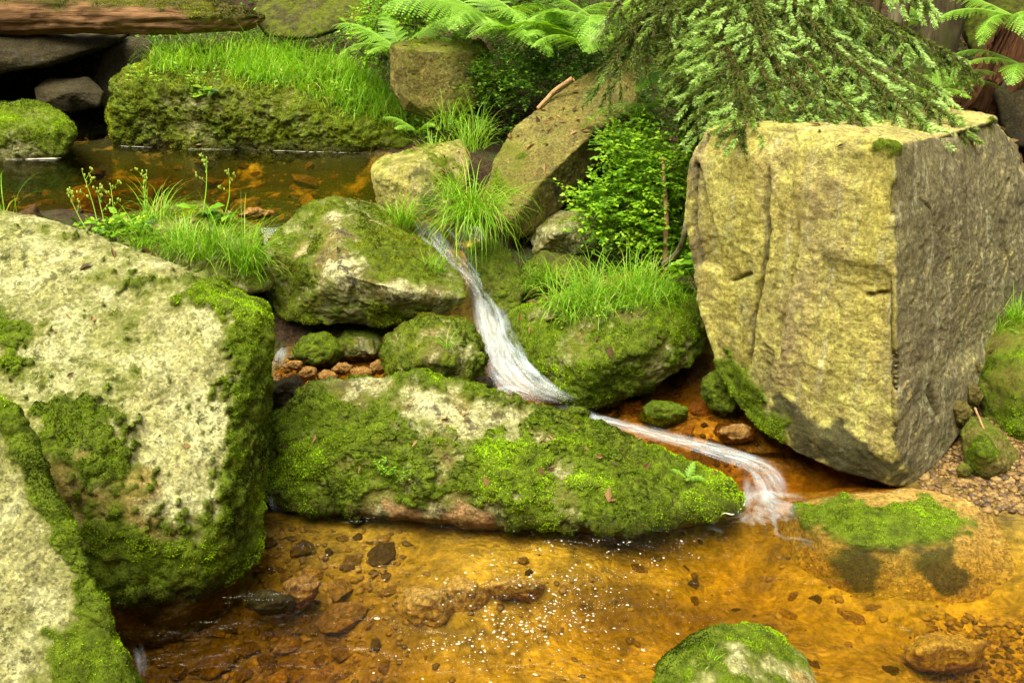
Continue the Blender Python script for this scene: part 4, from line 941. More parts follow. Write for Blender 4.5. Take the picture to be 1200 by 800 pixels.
def splash(cx, cy, r0, r1, a0, a1, seed, foam, z=.009, n=90, nu=120):
    c = PZ(cx, cy, z); R_ = r0 + (r1 - r0) * np.linspace(0, 1, n) ** 1.2; A_ = np.radians(np.linspace(a0, a1, nu))
    RR, AA = np.meshgrid(R_, A_, indexing='ij'); q = np.stack([RR * np.cos(AA), RR * np.sin(AA), np.zeros_like(RR)], -1).reshape(-1, 3)
    w_ = np.stack([fbm(q, 9, 3, seed), fbm(q, 9, 3, seed + 9), np.zeros(len(q))], 1) * .02
    V_ = c + q + w_; V_[:, 2] = z + .012 * fbm(q, 14, 3, seed + 4) * (1 - RR.ravel() / r1)
    I_ = np.arange(n * nu).reshape(n, nu); F_ = np.stack([I_[:-1, :-1], I_[:-1, 1:], I_[1:, 1:], I_[1:, :-1]], -1).reshape(-1, 4)
    UV_ = np.stack([AA.ravel() * .45 + .35 * fbm(q, 5, 3, seed + 5), RR.ravel() * 5 + .6 * fbm(q, 7, 3, seed + 6)], -1) + seed
    t_ = np.linspace(0, 1, n)[:, None]; fo_ = foam * (1 - t_) ** .8 + 0 * AA
    e_ = sstep(0, .12, t_) * sstep(1, .55, t_) * sstep(0, .25, np.minimum(np.linspace(0, 1, nu), 1 - np.linspace(0, 1, nu)))[None]
    return V_, F_, UV_, fo_.ravel(), e_.ravel()
parts.append(splash(898, 570, .02, .50, -165, -20, 3, .82))
parts.append(splash(892, 588, .03, .52, -150, -40, 5, .7, .012))
parts.append(splash(600, 452, .0, .18, -200, 20, 7, 1.1, .205))
parts.append(ribbon([(310, 398, 340, 398, .30, .5), (308, 412, 344, 412, .27, .8), (306, 426, 340, 428, .23, .5), (306, 440, 338, 445, .2, .25)], 5, lump=.02))
parts.append(ribbon([(312, 520, 330, 520, .16, .2), (308, 560, 326, 560, .08, .3), (300, 590, 330, 592, .01, .55), (300, 604, 350, 606, .006, .3)], 6, lump=.02))
parts.append(ribbon([(146, 742, 160, 738, .006, .1), (150, 762, 172, 756, .006, .5), (152, 784, 178, 780, .006, .5), (156, 812, 176, 810, .006, .1)], 7, lump=.006, arch=.004))
parts.append(ribbon([(660, 290, 684, 288, .58, .2), (655, 312, 676, 310, .52, .5), (650, 335, 672, 333, .44, .3)], 8, lump=.01))
off = 0; VV, FF, UU, FO, ED = [], [], [], [], []
for v_, f_, u_, fo_, e_ in parts:
    VV.append(v_); FF.append(f_ + off); UU.append(u_); FO.append(fo_); ED.append(e_); off += len(v_)
tag(link('waterfall_water', mk_mesh('waterfall_water', np.concatenate(VV), np.concatenate(FF), dict(foam=np.concatenate(FO), edge=np.concatenate(ED)), [MAT['white']], uv=np.concatenate(UU))), kind='structure')

# foam flecks and foam lines
t = NT('foam'); b = t.n('ShaderNodeBsdfPrincipled'); b.inputs['Base Color'].default_value = (.58, .54, .42, 1); b.inputs['Roughness'].default_value = .6; t.l(b.outputs[0], t.out.inputs[0]); MAT['foam'] = t.m
fl = []
r = np.random.default_rng(77)
arcs = []
for _ in range(16):
    xa, xb = 460 + 140 * r.random(), 660 + 190 * r.random(); ya = 672 + 105 * r.random(); yb = ya - 30 - 75 * r.random(); arcs.append((xa, xb, ya, yb, 22 * r.normal()))
while len(fl) < 900:
    u = r.random(); xa, xb, ya, yb, bw = arcs[r.integers(len(arcs))]
    if u < .72:
        a = r.random(); px = xa + (xb - xa) * a; py = ya + (yb - ya) * a + bw * math.sin(3.14 * a) + 5 * r.normal()
    elif u < .88: px, py = 630 + 90 * r.normal(), 755 + 26 * r.normal()
    else: px, py = 380 + 500 * r.random(), 632 + 165 * r.random()
    if py < 632 or py > 830 or px < 300: continue
    fl.append((px, py, (.45 + 1.5 * r.random() ** 3.5) * (1.6 if u > .985 else 1)))
U, F, _ = LV[1]; VV, FF = [], []
for k, (px, py, s) in enumerate(fl):
    c = PZ(px, py, .004); a = .35 * r.normal() - .2; e = 1 + 1.4 * r.random() ** 2
    B = U * np.array([.0023 * s * e, .0021 * s, .0010 * s]); 
    X = B[:, 0] * math.cos(a) - B[:, 1] * math.sin(a); Yv = B[:, 0] * math.sin(a) + B[:, 1] * math.cos(a)
    VV.append(np.stack([X, Yv, B[:, 2]], 1) + c); FF.append(F + k * len(U))
tag(link('foam_flecks', mk_mesh('foam_flecks', np.concatenate(VV), np.concatenate(FF), None, [MAT['foam']])), kind='stuff')

def tube(pts, rad, ns=6, squash=1.0):
    pts = np.array(pts, float); n = len(pts); rad = np.broadcast_to(rad, (n,))
    tan = np.gradient(pts, axis=0); tan /= np.linalg.norm(tan, axis=1)[:, None] + 1e-9
    ref = np.where(np.abs(tan[:, 2:3]) > .9, np.array([[1., 0, 0]]), np.array([[0, 0, 1.]]))
    s = np.cross(tan, ref); s /= np.linalg.norm(s, axis=1)[:, None] + 1e-9; u = np.cross(s, tan)
    a = np.linspace(0, 2 * math.pi, ns, endpoint=False)
    V = pts[:, None] + rad[:, None, None] * (np.cos(a)[None, :, None] * s[:, None] + squash * np.sin(a)[None, :, None] * u[:, None])
    I = np.arange(n * ns).reshape(n, ns); J = np.roll(I, -1, 1)
    F = np.stack([I[:-1], J[:-1], J[1:], I[1:]], -1).reshape(-1, 4)
    return V.reshape(-1, 3), F
def joinm(L):
    V, F, off = [], [], 0
    for v_, f_ in L: V.append(v_); F.append(f_ + off); off += len(v_)
    return np.concatenate(V), np.concatenate(F)

def foam_line(key, z, x0, x1, rad, seed):
    R = ROCKS[key]; E = np.sort(np.concatenate([R.F[:, [0, 1]], R.F[:, [1, 2]], R.F[:, [2, 0]]]), 1)
    a, b = R.V[E[:, 0]], R.V[E[:, 1]]; c = (a[:, 2] - z) * (b[:, 2] - z) < 0
    a, b = a[c], b[c]; t_ = ((z - a[:, 2]) / (b[:, 2] - a[:, 2]))[:, None]; p = a + t_ * (b - a)
    p = p[(R.N[E[c][:, 0]][:, 1] < .25)]
    px, py, _ = project(p); k = (px > x0) & (px < x1); p, px = p[k], px[k]
    if len(p) < 6: return None
    bins = np.linspace(x0, x1, 70); out = []
    for i in range(69):
        m = (px >= bins[i]) & (px < bins[i + 1])
        if m.any(): out.append(p[m][np.argmin(p[m][:, 1])])
    out = np.array(out); q = out.copy()
    for _ in range(2): q[1:-1] = (q[:-2] + q[1:-1] * 2 + q[2:]) / 4
    q[:, 1] -= rad * .5; q[:, 2] = z + .003
    rr = rad * np.clip(.25 + 2.4 * fbm(q, 7, 3, seed), .02, 1.7)
    return tube(catmull(q, 200), np.interp(np.linspace(0, 1, 200), np.linspace(0, 1, len(rr)), rr), 6, .35)
ls = [f for f in (foam_line('leftdome', .802, -20, 90, .020, 1), foam_line('farbank', .802, 130, 480, .006, 2), foam_line('centre', .003, 845, 882, .004, 3)) if f]
V, F = joinm(ls)
tag(link('foam_lines', mk_mesh('foam_lines', V, F, None, [MAT['foam']])), kind='stuff')

# ------------------------------------------------------------------ grass
def blades(root, L, w, th0, droop, phi, tint, segs=5, tipw=.15):
    n = len(root); ds = L / segs
    P_ = [root]; tw = phi + math.pi / 2
    for k in range(segs):
        s = (k + .5) / segs
        a = th0 + droop * s ** 1.4
        P_.append(P_[-1] + ds[:, None] * np.stack([np.sin(a) * np.cos(phi), np.sin(a) * np.sin(phi), np.cos(a)], 1))
    side = np.stack([np.cos(tw), np.sin(tw), np.zeros(n)], 1)
    V = []
    for k in range(segs + 1):
        s = k / segs; ww = (w * (1 - (1 - tipw) * s ** 1.6))[:, None]
        V += [P_[k] - side * ww, P_[k] + side * ww]
    V = np.stack(V, 1)
    F = np.array([[2 * k, 2 * k + 1, 2 * k + 3, 2 * k + 2] for k in range(segs)])
    FF = (F[None] + (np.arange(n) * 2 * (segs + 1))[:, None, None]).reshape(-1, 4)
    tp = np.tile(np.repeat(np.linspace(0, 1, segs + 1), 2), n)
    return V.reshape(-1, 3), FF, np.repeat(tint, 2 * (segs + 1)), tp

def tuft_mesh(n, L, rad, seed, droop=1.5, spread=.5, w=.0022, bias=None, dry=.10):
    r = np.random.default_rng(seed)
    a = r.random(n) * 6.283; q = rad * np.sqrt(r.random(n))
    root = np.stack([q * np.cos(a), q * np.sin(a), np.full(n, -.01)], 1)
    phi = a + .6 * r.normal(size=n)
    if bias is not None: phi = np.where(r.random(n) < .6, bias + .7 * r.normal(size=n), phi)
    ti = np.where(r.random(n) < dry, 1.0, np.clip(.45 + .2 * r.normal(size=n), 0, .9))
    V, F, t_, tp = blades(root, L * (.45 + .6 * r.random(n)), w * (.7 + .6 * r.random(n)), np.abs(spread * r.normal(size=n)) * .8 + .05, droop * (.4 + .9 * r.random(n)), phi, ti)
    return mk_mesh('grass_tuft', V, F, dict(tint=t_, tip=tp), [MAT['grass']], smooth=False)

def on(key, px, py):
    R = ROCKS[key]; i = pick_idx(R.V, R.N, px, py); return R.V[i]
def tuft(pos, n, L, rad, seed, label, group=None, **kw):
    o = link('grass_tuft', tuft_mesh(n, L, rad, seed, **kw), None, Vector(pos))
    tag(o, label, 'grass tuft', group); return o

# hanging tuft over the fall and its neighbours
tuft(P(556, 258, 5.42), 340, .50, .11, 1, 'large fresh grass tuft arching over the top of the waterfall', droop=2.6, spread=.8, bias=-1.57, w=.0028)
tuft(P(530, 232, 5.66), 90, .34, .06, 2, 'thin grass tuft at the left side of the waterfall lip', droop=2.0, bias=-1.7)
tuft(on('peak', 470, 255), 150, .30, .08, 3, 'grass tuft on the back of the peaked boulder facing the waterfall', droop=1.8, bias=-.4)
tuft(on('peak', 512, 310), 110, .16, .06, 4, 'short grass tuft on the lower right shoulder of the peaked boulder', droop=1.3, bias=-.6)
tuft(on('round', 522, 400), 26, .13, .015, 5, 'tiny grass sprout on the rounded boulder', droop=1.4)
i = 10
for k, (px, py, n, L) in enumerate([(655, 352, 70, .26), (672, 348, 60, .3), (690, 345, 80, .3), (712, 340, 90, .32), (735, 335, 90, .3), (758, 332, 80, .28), (780, 334, 60, .22), (800, 342, 60, .18), (700, 356, 60, .22), (745, 348, 70, .2), (770, 345, 70, .18), (665, 366, 50, .18)]):
    tuft(on('grassy', px, py), int(n * 1.3), L * 1.15, .08, i, 'upright grass tuft growing on top of the boulder beside the block', 'grass tufts on the grass-topped boulder', droop=2.1, spread=.6); i += 1
for k, (px, py, n, L) in enumerate([(628, 330, 60, .3), (612, 335, 40, .24), (648, 318, 50, .26)]):
    tuft(on('shade', px, py), n, L, .05, i, 'wispy grass drooping over the dark mossy stone behind the grass-topped boulder', 'wispy grass over the dark stone', droop=2.2, bias=-1.6); i += 1
for k, (px, py, n, L, b_) in enumerate([(285, 300, 120, .34, -.3), (262, 292, 80, .3, -1.2), (300, 315, 90, .26, -.8), (235, 300, 80, .26, -1.6), (205, 298, 80, .24, -2.0), (170, 285, 60, .26, -2.2), (185, 250, 50, .28, 1.2), (215, 285, 50, .24, 2.0)]):
    tuft(on('dam', px, py), int(n * 1.3), L * 1.25, .07, i, 'loose grass tuft on the low rock between the pools', 'grass tufts between the pools', droop=1.9, bias=b_); i += 1
tuft(on('left', 8, 240), 16, .24, .05, 60, 'few thin grass blades on the top of the largest pale boulder', droop=1.4)
for k, (px, py, n, L) in enumerate([(1172, 372, 70, .18), (1192, 366, 80, .2), (1160, 385, 40, .14)]):
    tuft(on('rightedge', px, py), n, L, .05, 70 + k, 'short grass tuft on the boulder at the right edge', 'grass on the right edge boulder', droop=1.3)
tuft(on('bottom', 830, 775), 16, .07, .015, 80, 'tiny grass sprout on the small boulder at the bottom edge', droop=1.2)
for k, (px, py, y, n, L) in enumerate([(510, 185, 6.6, 60, .3), (540, 178, 6.6, 60, .36), (556, 172, 6.6, 50, .34), (525, 150, 7.2, 60, .4), (560, 155, 7.0, 60, .4)]):
    tuft(P(px, py, y), n, L, .09, 84 + k, 'grass tuft between the yellowish block and the tilted slab', 'grass tufts beside the tilted slab', droop=1.6)
# thick grass over the far boulder: uncountable
R = ROCKS['farbank']; r = np.random.default_rng(31)
px, py, dep = project(R.V); front = (R.N[:, 2] > .15)
zone = front & (px > 175) & (px < 500) & (py < np.interp(px, [175, 250, 340, 430, 500], [84, 92, 105, 150, 172]))
ids = r.choice(np.where(zone)[0], 8500); pick = fbm(R.V[ids], 2.2, 3, 9) > -.22; ids = ids[pick]; n = len(ids)
V, F, t_, tp = blades(R.V[ids] + r.normal(size=(n, 3)) * .02 * np.array([1, 1, 0]), .31 * (.3 + .9 * r.random(n) ** 1.5), .0036 * (.6 + .7 * r.random(n)), np.abs(.5 * r.normal(size=n)), 2.3 * (.3 + r.random(n)), -1.2 + 1.6 * r.normal(size=n),
                      np.where(r.random(n) < .07, 1.0, np.clip(.46 + .45 * fbm(R.V[ids], 3, 2, 4) + .18 * r.normal(size=n), 0, .9)))
tag(link('grass', mk_mesh('grass', V, F, dict(tint=t_, tip=tp), [MAT['grass']], smooth=False)), 'thick bright grass covering the top of the long far boulder', 'grass', kind='stuff')

# ------------------------------------------------------------------ ferns
def frond_mesh(seed, pairs=22, curl=.7, bip=True):
    "unit long frond along +X, arching down in Z; leaflets as serrated strips"
    r = np.random.default_rng(seed); V, F, T, off = [], [], [], 0
    def rach(s):
        a = curl * s * s
        return np.array([s * (1 - .12 * a), 0, .25 * s - .42 * a * s])
    for k in range(pairs):
        s = .12 + .88 * (k / pairs) ** .95
        L = .26 * math.sin(math.pi * min(1, (.18 + .82 * (1 - s)) ) ** .9) * (1.25 if s < .8 else 1.0)
        L = .30 * (1 - s) ** .62 * min(1, (s / .3) ** .6 + .25) + .012
        p = rach(s); tn = rach(min(1, s + .02)) - rach(s - .02); tn /= np.linalg.norm(tn)
        for sd in (-1, 1):
            an = math.radians(68 - 20 * s + 5 * r.normal())
            d = tn * math.cos(an) + np.array([0, sd, 0]) * math.sin(an) + np.array([0, 0, -.14 + .06 * r.normal()]); d /= np.linalg.norm(d)
            up = np.array([-tn[2], 0, tn[0]]); up /= np.linalg.norm(up)
            sidev = np.cross(up, d); sidev /= np.linalg.norm(sidev)
            m = max(3, int(L / .02)); ti = np.clip(.5 + .2 * r.normal(), 0, 1)
            for j in range(m):
                u0 = j / m; c = p + d * L * u0 + up * (-.25 * L * u0 * u0)
                wl = .036 * (1 - u0 * .85) * (.5 + L / .3 * .6) ; ll = L / m * .85
                for sg in (-1, 1):
                    e = sidev * sg
                    V += [c, c + d * ll, c + e * wl + d * ll * 1.15, c + e * wl * .85 + d * ll * .3]; F.append([off, off + 1, off + 2, off + 3] if sg > 0 else [off + 3, off + 2, off + 1, off]); T += [ti] * 4; off += 4
    st = [rach(s) for s in np.linspace(-.02, 1, 16)]
    tv, tf = tube(st, np.linspace(.008, .002, 16), 4); V = np.concatenate([np.array(V), tv]); F = np.concatenate([np.array(F), tf + off]); T = np.concatenate([T, np.full(len(tv), .8)])
    return mk_mesh('frond', V, F, dict(tint=T, tip=T * 0), [MAT['fern']], smooth=False)
FR = [frond_mesh(s, 22 + s % 3, .5 + .2 * (s % 4)) for s in range(6)]
fr_r = np.random.default_rng(50)
def fern(pos, fronds, label, group=None):
    o = empty('fern', Vector(pos)); tag(o, label, 'fern', group)
    for az, el, L in fronds:
        f = link('frond', FR[fr_r.integers(6)], o)
        f.rotation_euler = (fr_r.normal() * .2, -math.radians(el), math.radians(az)); f.scale = (L, L, L)
    return o
def ring(n, L, el, a0=0, sp=360, jit=14):
    return [(a0 + sp * k / n + jit * fr_r.normal(), el + 10 * fr_r.normal(), L * (.8 + .35 * fr_r.random())) for k in range(n)]
fern(P(640, 50, 7.5), [(-100, 5, .75), (-60, 0, .8), (-140, 8, .8), (175, 12, .85), (-20, 10, .8), (150, 25, .8), (30, 25, .8), (-85, 25, .7)], 'large bright fern spreading over the tilted slab from above')
fern(P(575, 22, 7.8), [(-110, 0, .8), (-160, 8, .9), (170, 15, .85), (-70, 3, .75), (-30, 10, .75), (100, 35, .7)], 'bright fern arching above the square brown block')
fern(P(700, 25, 7.4), [(-100, 0, .8), (-50, 5, .8), (-150, 5, .75), (10, 18, .7), (170, 20, .7)], 'bright fern at the left of the spruce boughs')
fern(P(470, 60, 8.0), [(165, 20, .65), (-160, 5, .6), (-110, 0, .55), (-30, 10, .6), (20, 25, .6), (120, 40, .5)], 'fern beside the left corner of the square brown block')
fern(P(775, 125, 6.0), ring(7, .5, 0, -90, 260), 'pale fern between the spruce and the bright leafy bush')
fern(P(800, 85, 6.2), [(-100, -5, .6), (-75, -15, .65), (-130, -5, .55), (-50, -10, .6), (-160, 5, .5), (20, 10, .5)], 'shaded fern under the spruce left of the block')
fern(P(1085, 108, 6.1), [(-30, 10, .5), (10, 15, .5), (-80, 0, .45), (40, 25, .45), (-140, 5, .4)], 'fern behind the spruce bough on top of the block')
fern(P(1190, 20, 6.0), [(-170, 0, .55), (-140, -5, .5), (-110, 0, .5), (160, 12, .5), (-60, 5, .5)], 'fern hanging into the top right corner')
fern(P(1195, 75, 5.9), [(-160, 0, .4), (-120, -8, .45), (-90, -5, .4), (170, 10, .4)], 'smaller fern above the right shoulder of the block')
fern(P(1215, 415, 4.5), [(175, 5, .22), (-165, -5, .2), (-130, 0, .2), (-90, 5, .2), (130, 30, .18)], 'small fern poking in at the right edge')
fern(P(490, 155, 7.3), [(-60, 20, .3), (-120, 15, .3), (0, 30, .3), (180, 25, .3)], 'little fern below the square brown block')
fern(on('centre', 805, 560), [(60, 30, .1), (-30, 20, .1), (150, 25, .1), (-100, 20, .09)], 'tiny fern sprouting on the right end of the long mossy boulder')
fern(P(600, 38, 7.3), ring(7, .62, 4, -90, 300), 'bright fern hanging lowest between the square brown block and the tilted slab')
fern(P(690, 52, 7.0), [(-95, 2, .6), (-55, 0, .65), (-135, 4, .6), (175, 14, .6), (-15, 12, .6)], 'bright fern just above the upper end of the tilted slab')
for k, (px, py, y) in enumerate([(330, 20, 10.2), (960, 60, 8.5), (1090, 30, 8.4), (860, 10, 8.2), (760, 10, 8.3), (1010, 60, 8.8)]):
    fern(P(px, py, y), ring(6, .6, 15), ['fern on the bank above the far boulder', 'fern deep in the shade left of the grey trunk', 'fern in shade right of the grey trunk', 'fern on the slope behind the spruce', 'fern on the slope behind the big bright ferns', 'fern at the foot of the grey trunk'][k])

# ------------------------------------------------------------------ leafy shrubs
def leaves_mesh(name, tw, seed, size, mat, per=9):
    "tw: list of (start, end) twigs; leaves alternate along each"
    r = np.random.default_rng(seed); A = np.array([a for a, b in tw]); B = np.array([b for a, b in tw]); n = len(A)
    P0, D = [], []
    for j in range(per):
        s = (j + .6) / per
        c = A + (B - A) * s; ax = B - A; ax /= np.linalg.norm(ax, axis=1)[:, None]
        sd = np.cross(ax, [0, 0, 1.0]); sd /= np.linalg.norm(sd, axis=1)[:, None] + 1e-6
        for sg in ((-1, 1) if per < 8 else ((-1,) if j % 2 else (1,))):
            P0.append(c); D.append(ax * .6 + sd * sg * .9 + .25 * r.normal(size=(n, 3)))
    P0.append(B); D.append((B - A) / np.linalg.norm(B - A, axis=1)[:, None])
    P0 = np.concatenate(P0); D = np.concatenate(D); D[:, 2] *= .6; D /= np.linalg.norm(D, axis=1)[:, None]
    m = len(P0); up = np.array([0, -.15, 1.0]) + .35 * r.normal(size=(m, 3)); sv = np.cross(D, up); sv /= np.linalg.norm(sv, axis=1)[:, None]; up = np.cross(sv, D)
    L = (size * (.6 + .7 * r.random(m)))[:, None]
    a = P0; tip = P0 + D * L - up * L * .12; mid = P0 + D * L * .5
    l1 = mid + sv * L * .30 + up * L * .06; r1 = mid - sv * L * .30 + up * L * .06
    l2 = P0 + D * L * .22 + sv * L * .2 + up * L * .03; r2 = P0 + D * L * .22 - sv * L * .2 + up * L * .03
    V = np.stack([a, r2, r1, tip, l1, l2, mid], 1).reshape(-1, 3)
    f = np.array([[0, 1, 6, 5], [1, 2, 3, 6], [6, 3, 4, 5]])
    F = (f[None] + (np.arange(m) * 7)[:, None, None]).reshape(-1, 4)
    ti = np.clip(.5 + .25 * r.normal(size=m) + .3 * fbm(P0, 5, 2, seed), 0, 1)
    return mk_mesh(name, V, F, dict(tint=np.repeat(ti, 7), tip=np.zeros(m * 7)), [mat], smooth=False)

def shrub(base, lobes, ntw, seed, label, leaf=.022, mat=None, twl=.13, group=None, name='shrub'):
    r = np.random.default_rng(seed); base = np.array(base)
    o = empty(name, Vector(base)); tag(o, label, 'shrub', group)
    tw, stems = [], []
    wts = np.array([l[1] ** 2 for l in lobes]); wts = wts / wts.sum()
    for (c, rad) in lobes:
        c = np.array(c)
        mid = (base + c) / 2 + r.normal(size=3) * .04
        pts = catmull([base + r.normal(size=3) * .02, mid, c], 10); stems.append(tube(pts - base, np.linspace(.007, .003, 10), 5))
    for _ in range(ntw):
        c, rad = lobes[r.choice(len(lobes), p=wts)]; c = np.array(c)
        d = r.normal(size=3); d /= np.linalg.norm(d); a = c + d * rad * r.random() ** .45 * np.array([1, .8, .75])
        dd = d * .7 + np.array([0, -.15, .1]) + .5 * r.normal(size=3); dd /= np.linalg.norm(dd)
        b_ = a + dd * twl * (.6 + .7 * r.random()); tw.append((a - base, b_ - base))
        if len(stems) < 60: stems.append(tube(np.array([c - base, (a + c) / 2 - base + r.normal(size=3) * .01, a - base, b_ - base]), np.array([.003, .0025, .002, .0012]), 4))
    V, F = joinm(stems); link('stem', mk_mesh('stem', V, F, None, [MAT['twig']]), o)
    link('foliage', leaves_mesh('foliage', tw, seed, leaf, mat or MAT['leaf']), o)
    return o
shrub(P(735, 285, 5.75), [(P(742, 185, 5.75), .17), (P(768, 212, 5.7), .2), (P(712, 232, 5.65), .15), (P(748, 250, 5.65), .19), (P(795, 235, 5.75), .15), (P(785, 165, 5.9), .15), (P(722, 162, 5.95), .09), (P(690, 240, 5.65), .1), (P(708, 262, 5.6), .10), (P(800, 285, 5.6), .1), (P(765, 275, 5.65), .16)], 1050, 1,
      'bright green leafy bush filling the gap left of the square block', .03)
shrub(P(715, 190, 6.1), [(P(738, 150, 6.1), .09), (P(750, 140, 6.15), .09), (P(735, 172, 6.0), .1)], 130, 12, 'small pale leafed bush against the dark side of the tilted slab', .024)
shrub(P(600, 120, 7.3), [(P(590, 85, 7.3), .2), (P(620, 95, 7.2), .17), (P(575, 100, 7.3), .14), (P(640, 70, 7.4), .18)], 520, 2, 'dark green leafy bush behind the upper end of the tilted slab', .026, MAT['leaf_dark'])
shrub(P(480, 30, 8.4), [(P(450, 20, 8.4), .22), (P(490, 15, 8.4), .25), (P(520, 30, 8.3), .2), (P(470, -5, 8.6), .25)], 620, 3, 'dense leafy bush above the square brown block', .03, MAT['leaf'])
shrub(P(425, 60, 8.7), [(P(432, 40, 8.6), .16), (P(445, 55, 8.5), .12)], 90, 32, 'broad leafed low bush by the end of the grassy boulder', .045, MAT['leaf'])
shrub(P(680, 60, 7.9), [(P(650, 45, 7.9), .25), (P(710, 60, 7.7), .25), (P(740, 110, 7.1), .2), (P(690, 90, 7.3), .2)], 700, 4, 'dark bush under the big bright ferns', .028, MAT['leaf_dark'])
shrub(P(560, 30, 8.6), [(P(560, 5, 8.6), .3), (P(620, 0, 8.8), .3), (P(680, -5, 8.8), .3)], 600, 5, 'leafy bush on the slope at the top middle', .03, MAT['leaf_dark'])
shrub(P(830, 330, 5.0), [(P(808, 318, 4.95), .05), (P(815, 312, 4.95), .05)], 14, 6, 'little broad leafed sprout at the left foot of the block', .05, MAT['leaf'], .06, name='seedling')
shrub(P(640, 345, 5.55), [(P(665, 330, 5.5), .08), (P(645, 345, 5.45), .06)], 50, 7, 'small leafy plant on the dark stone behind the grass-topped boulder', .018, MAT['leaf'], .08)
def sprout(pos, n, size, L, seed, label, group=None):
    r = np.random.default_rng(seed); pos = np.array(pos); tw = []
    st = []
    for k in range(n):
        a = r.random() * 6.28; e = np.array([math.cos(a) * .6, math.sin(a) * .6, .8]) * L * (.5 + .7 * r.random()); s0 = r.normal(size=3) * L * .5 * np.array([1, 1, .1])
        tw.append((s0, s0 + e)); st.append(tube([s0, s0 + e * .5, s0 + e], np.array([.002, .0016, .001]), 4))
    o = empty('seedling', Vector(pos)); tag(o, label, 'seedling', group)
    V, F = joinm(st); link('stem', mk_mesh('stem', V, F, None, [MAT['twig']]), o)
    link('foliage', leaves_mesh('foliage', tw, seed, size, MAT['leaf'], 4), o)
sprout(on('centre', 455, 552), 12, .018, .06, 1, 'small green leafy sprout on the left face of the long mossy boulder')
sprout(on('centre', 475, 560), 22, .009, .05, 2, 'cushion of pale feathery leaves on the long mossy boulder')
for k, (px, py) in enumerate([(235, 92), (175, 90), (345, 95), (420, 110)]):
    sprout(on('farbank', px, py), 8, .035, .16, 20 + k, 'leafy seedling rising from the moss of the grassy far boulder', 'seedlings on the far boulder')
sprout(on('farbank', 232, 115), 3, .075, .1, 30, 'pale two leafed seedling on the front of the far boulder')
for k, (px, py) in enumerate([(735, 360), (705, 368), (690, 352), (770, 350), (655, 378)]):
    sprout(on('grassy', px, py), 8, .016, .07, 40 + k, 'tiny broad leafed sprout among the grass on the grass-topped boulder', 'sprouts on the grass-topped boulder')
for k, (px, py, s) in enumerate([(125, 262, .05), (140, 272, .045), (155, 262, .05), (170, 275, .04), (112, 270, .05)]):
    sprout(on('dam', px, py), 5, s, .1, 50 + k, 'low broad leafed plant behind the mossy rim of the largest boulder', 'broad leafed plants between the pools')

# flowering weeds
def weed(base, top, bend, seed, label, leafsize=.05):
    r = np.random.default_rng(seed); base, top = np.array(base), np.array(top); o = empty('flower_weed', Vector(base)); tag(o, label, 'weed', 'seeding weeds between the pools')
    st = catmull([base, (base + top) / 2 + np.array([bend, 0, 0]), top], 12) - base
    sub = [tube(st, np.linspace(.004, .0015, 12), 5)]
    for k in (6, 8, 9):
        a = r.random() * 6.28; e = st[k] + np.array([math.cos(a) * .05, math.sin(a) * .05, .05]); sub.append(tube([st[k], (st[k] + e) / 2, e], np.array([.0018, .0014, .001]), 4))
    V, F = joinm(sub); link('stem', mk_mesh('stem', V, F, dict(tint=np.full(len(V), .6), tip=np.zeros(len(V))), [MAT['leaf']]), o)
    fl = []
    for s in sub[1:] + [(st[-4:], None)]:
        for q in np.array(s[0])[-6:]:
            U, F2, _ = LV[0]; fl.append((U * np.array([.005, .005, .009]) * (.7 + .6 * r.random()) + q + r.normal(size=3) * .006, F2))
    V, F = joinm(fl); link('flower_head', mk_mesh('flower_head', V, F, dict(tint=np.full(len(V), .95), tip=np.zeros(len(V))), [MAT['grass']]), o)
    tw = [(st[1], st[1] + np.array([.05 * (-1) ** k, -.02, .03])) for k in range(2)]
    link('leaf', leaves_mesh('leaf', tw, seed, leafsize, MAT['leaf'], 2), o)
weed(on('dam', 118, 275), P(96, 200, 5.4), .01, 1, 'tallest thin seeding weed stem in front of the upper pool')
weed(on('dam', 108, 280), P(78, 222, 5.3), -.01, 2, 'seeding weed stem nearest the left edge')
weed(on('dam', 122, 278), P(113, 220, 5.35), .0, 3, 'short seeding weed stem with one upright leaf')
weed(on('dam', 132, 272), P(129, 214, 5.4), .01, 4, 'branched seeding weed stem beside the broad leaves')
weed(on('dam', 165, 255), P(172, 200, 5.6), .0, 5, 'bushy brownish seed head rising above the low rock')
weed(on('dam', 242, 250), P(242, 184, 5.7), .01, 6, 'umbrella topped weed standing before the upper pool', .09)
weed(on('dam', 262, 252), P(268, 200, 5.7), .02, 7, 'arching weed with drooping narrow leaves before the upper pool', .09)

# litter of dead leaves and needles on slope, rocks and block (uncountable)
r = np.random.default_rng(91); pos, nor = [], []
for key, n_ in (('tilted', 60), ('block', 70), ('farbank', 130), ('cube', 30), ('dam', 60), ('grassy', 40), ('lipblock', 25), ('rightedge', 40), ('peak', 40), ('centre', 50), ('left', 30)):
    R = ROCKS[key]; up_ = np.where(R.N[:, 2] > .45)[0]; ii = r.choice(up_, n_); pos.append(R.V[ii] + R.N[ii] * .006); nor.append(R.N[ii])
x_, y_ = r.uniform(-6, 7, 5000), r.uniform(5.2, 12, 5000); k_ = ((x_ > .2) & (y_ > 5.2)) | (y_ > 8.7); x_, y_ = x_[k_], y_[k_]
pos.append(np.stack([x_, y_, th(x_, y_) + .012], 1)); nor.append(np.tile([0, 0, 1.0], (len(x_), 1)))
pos, nor = np.concatenate(pos), np.concatenate(nor); nor = nor + .35 * r.normal(size=nor.shape); nor /= np.linalg.norm(nor, axis=1)[:, None]
t1 = np.cross(nor, r.normal(size=nor.shape)); t1 /= np.linalg.norm(t1, axis=1)[:, None]; t2 = np.cross(nor, t1)
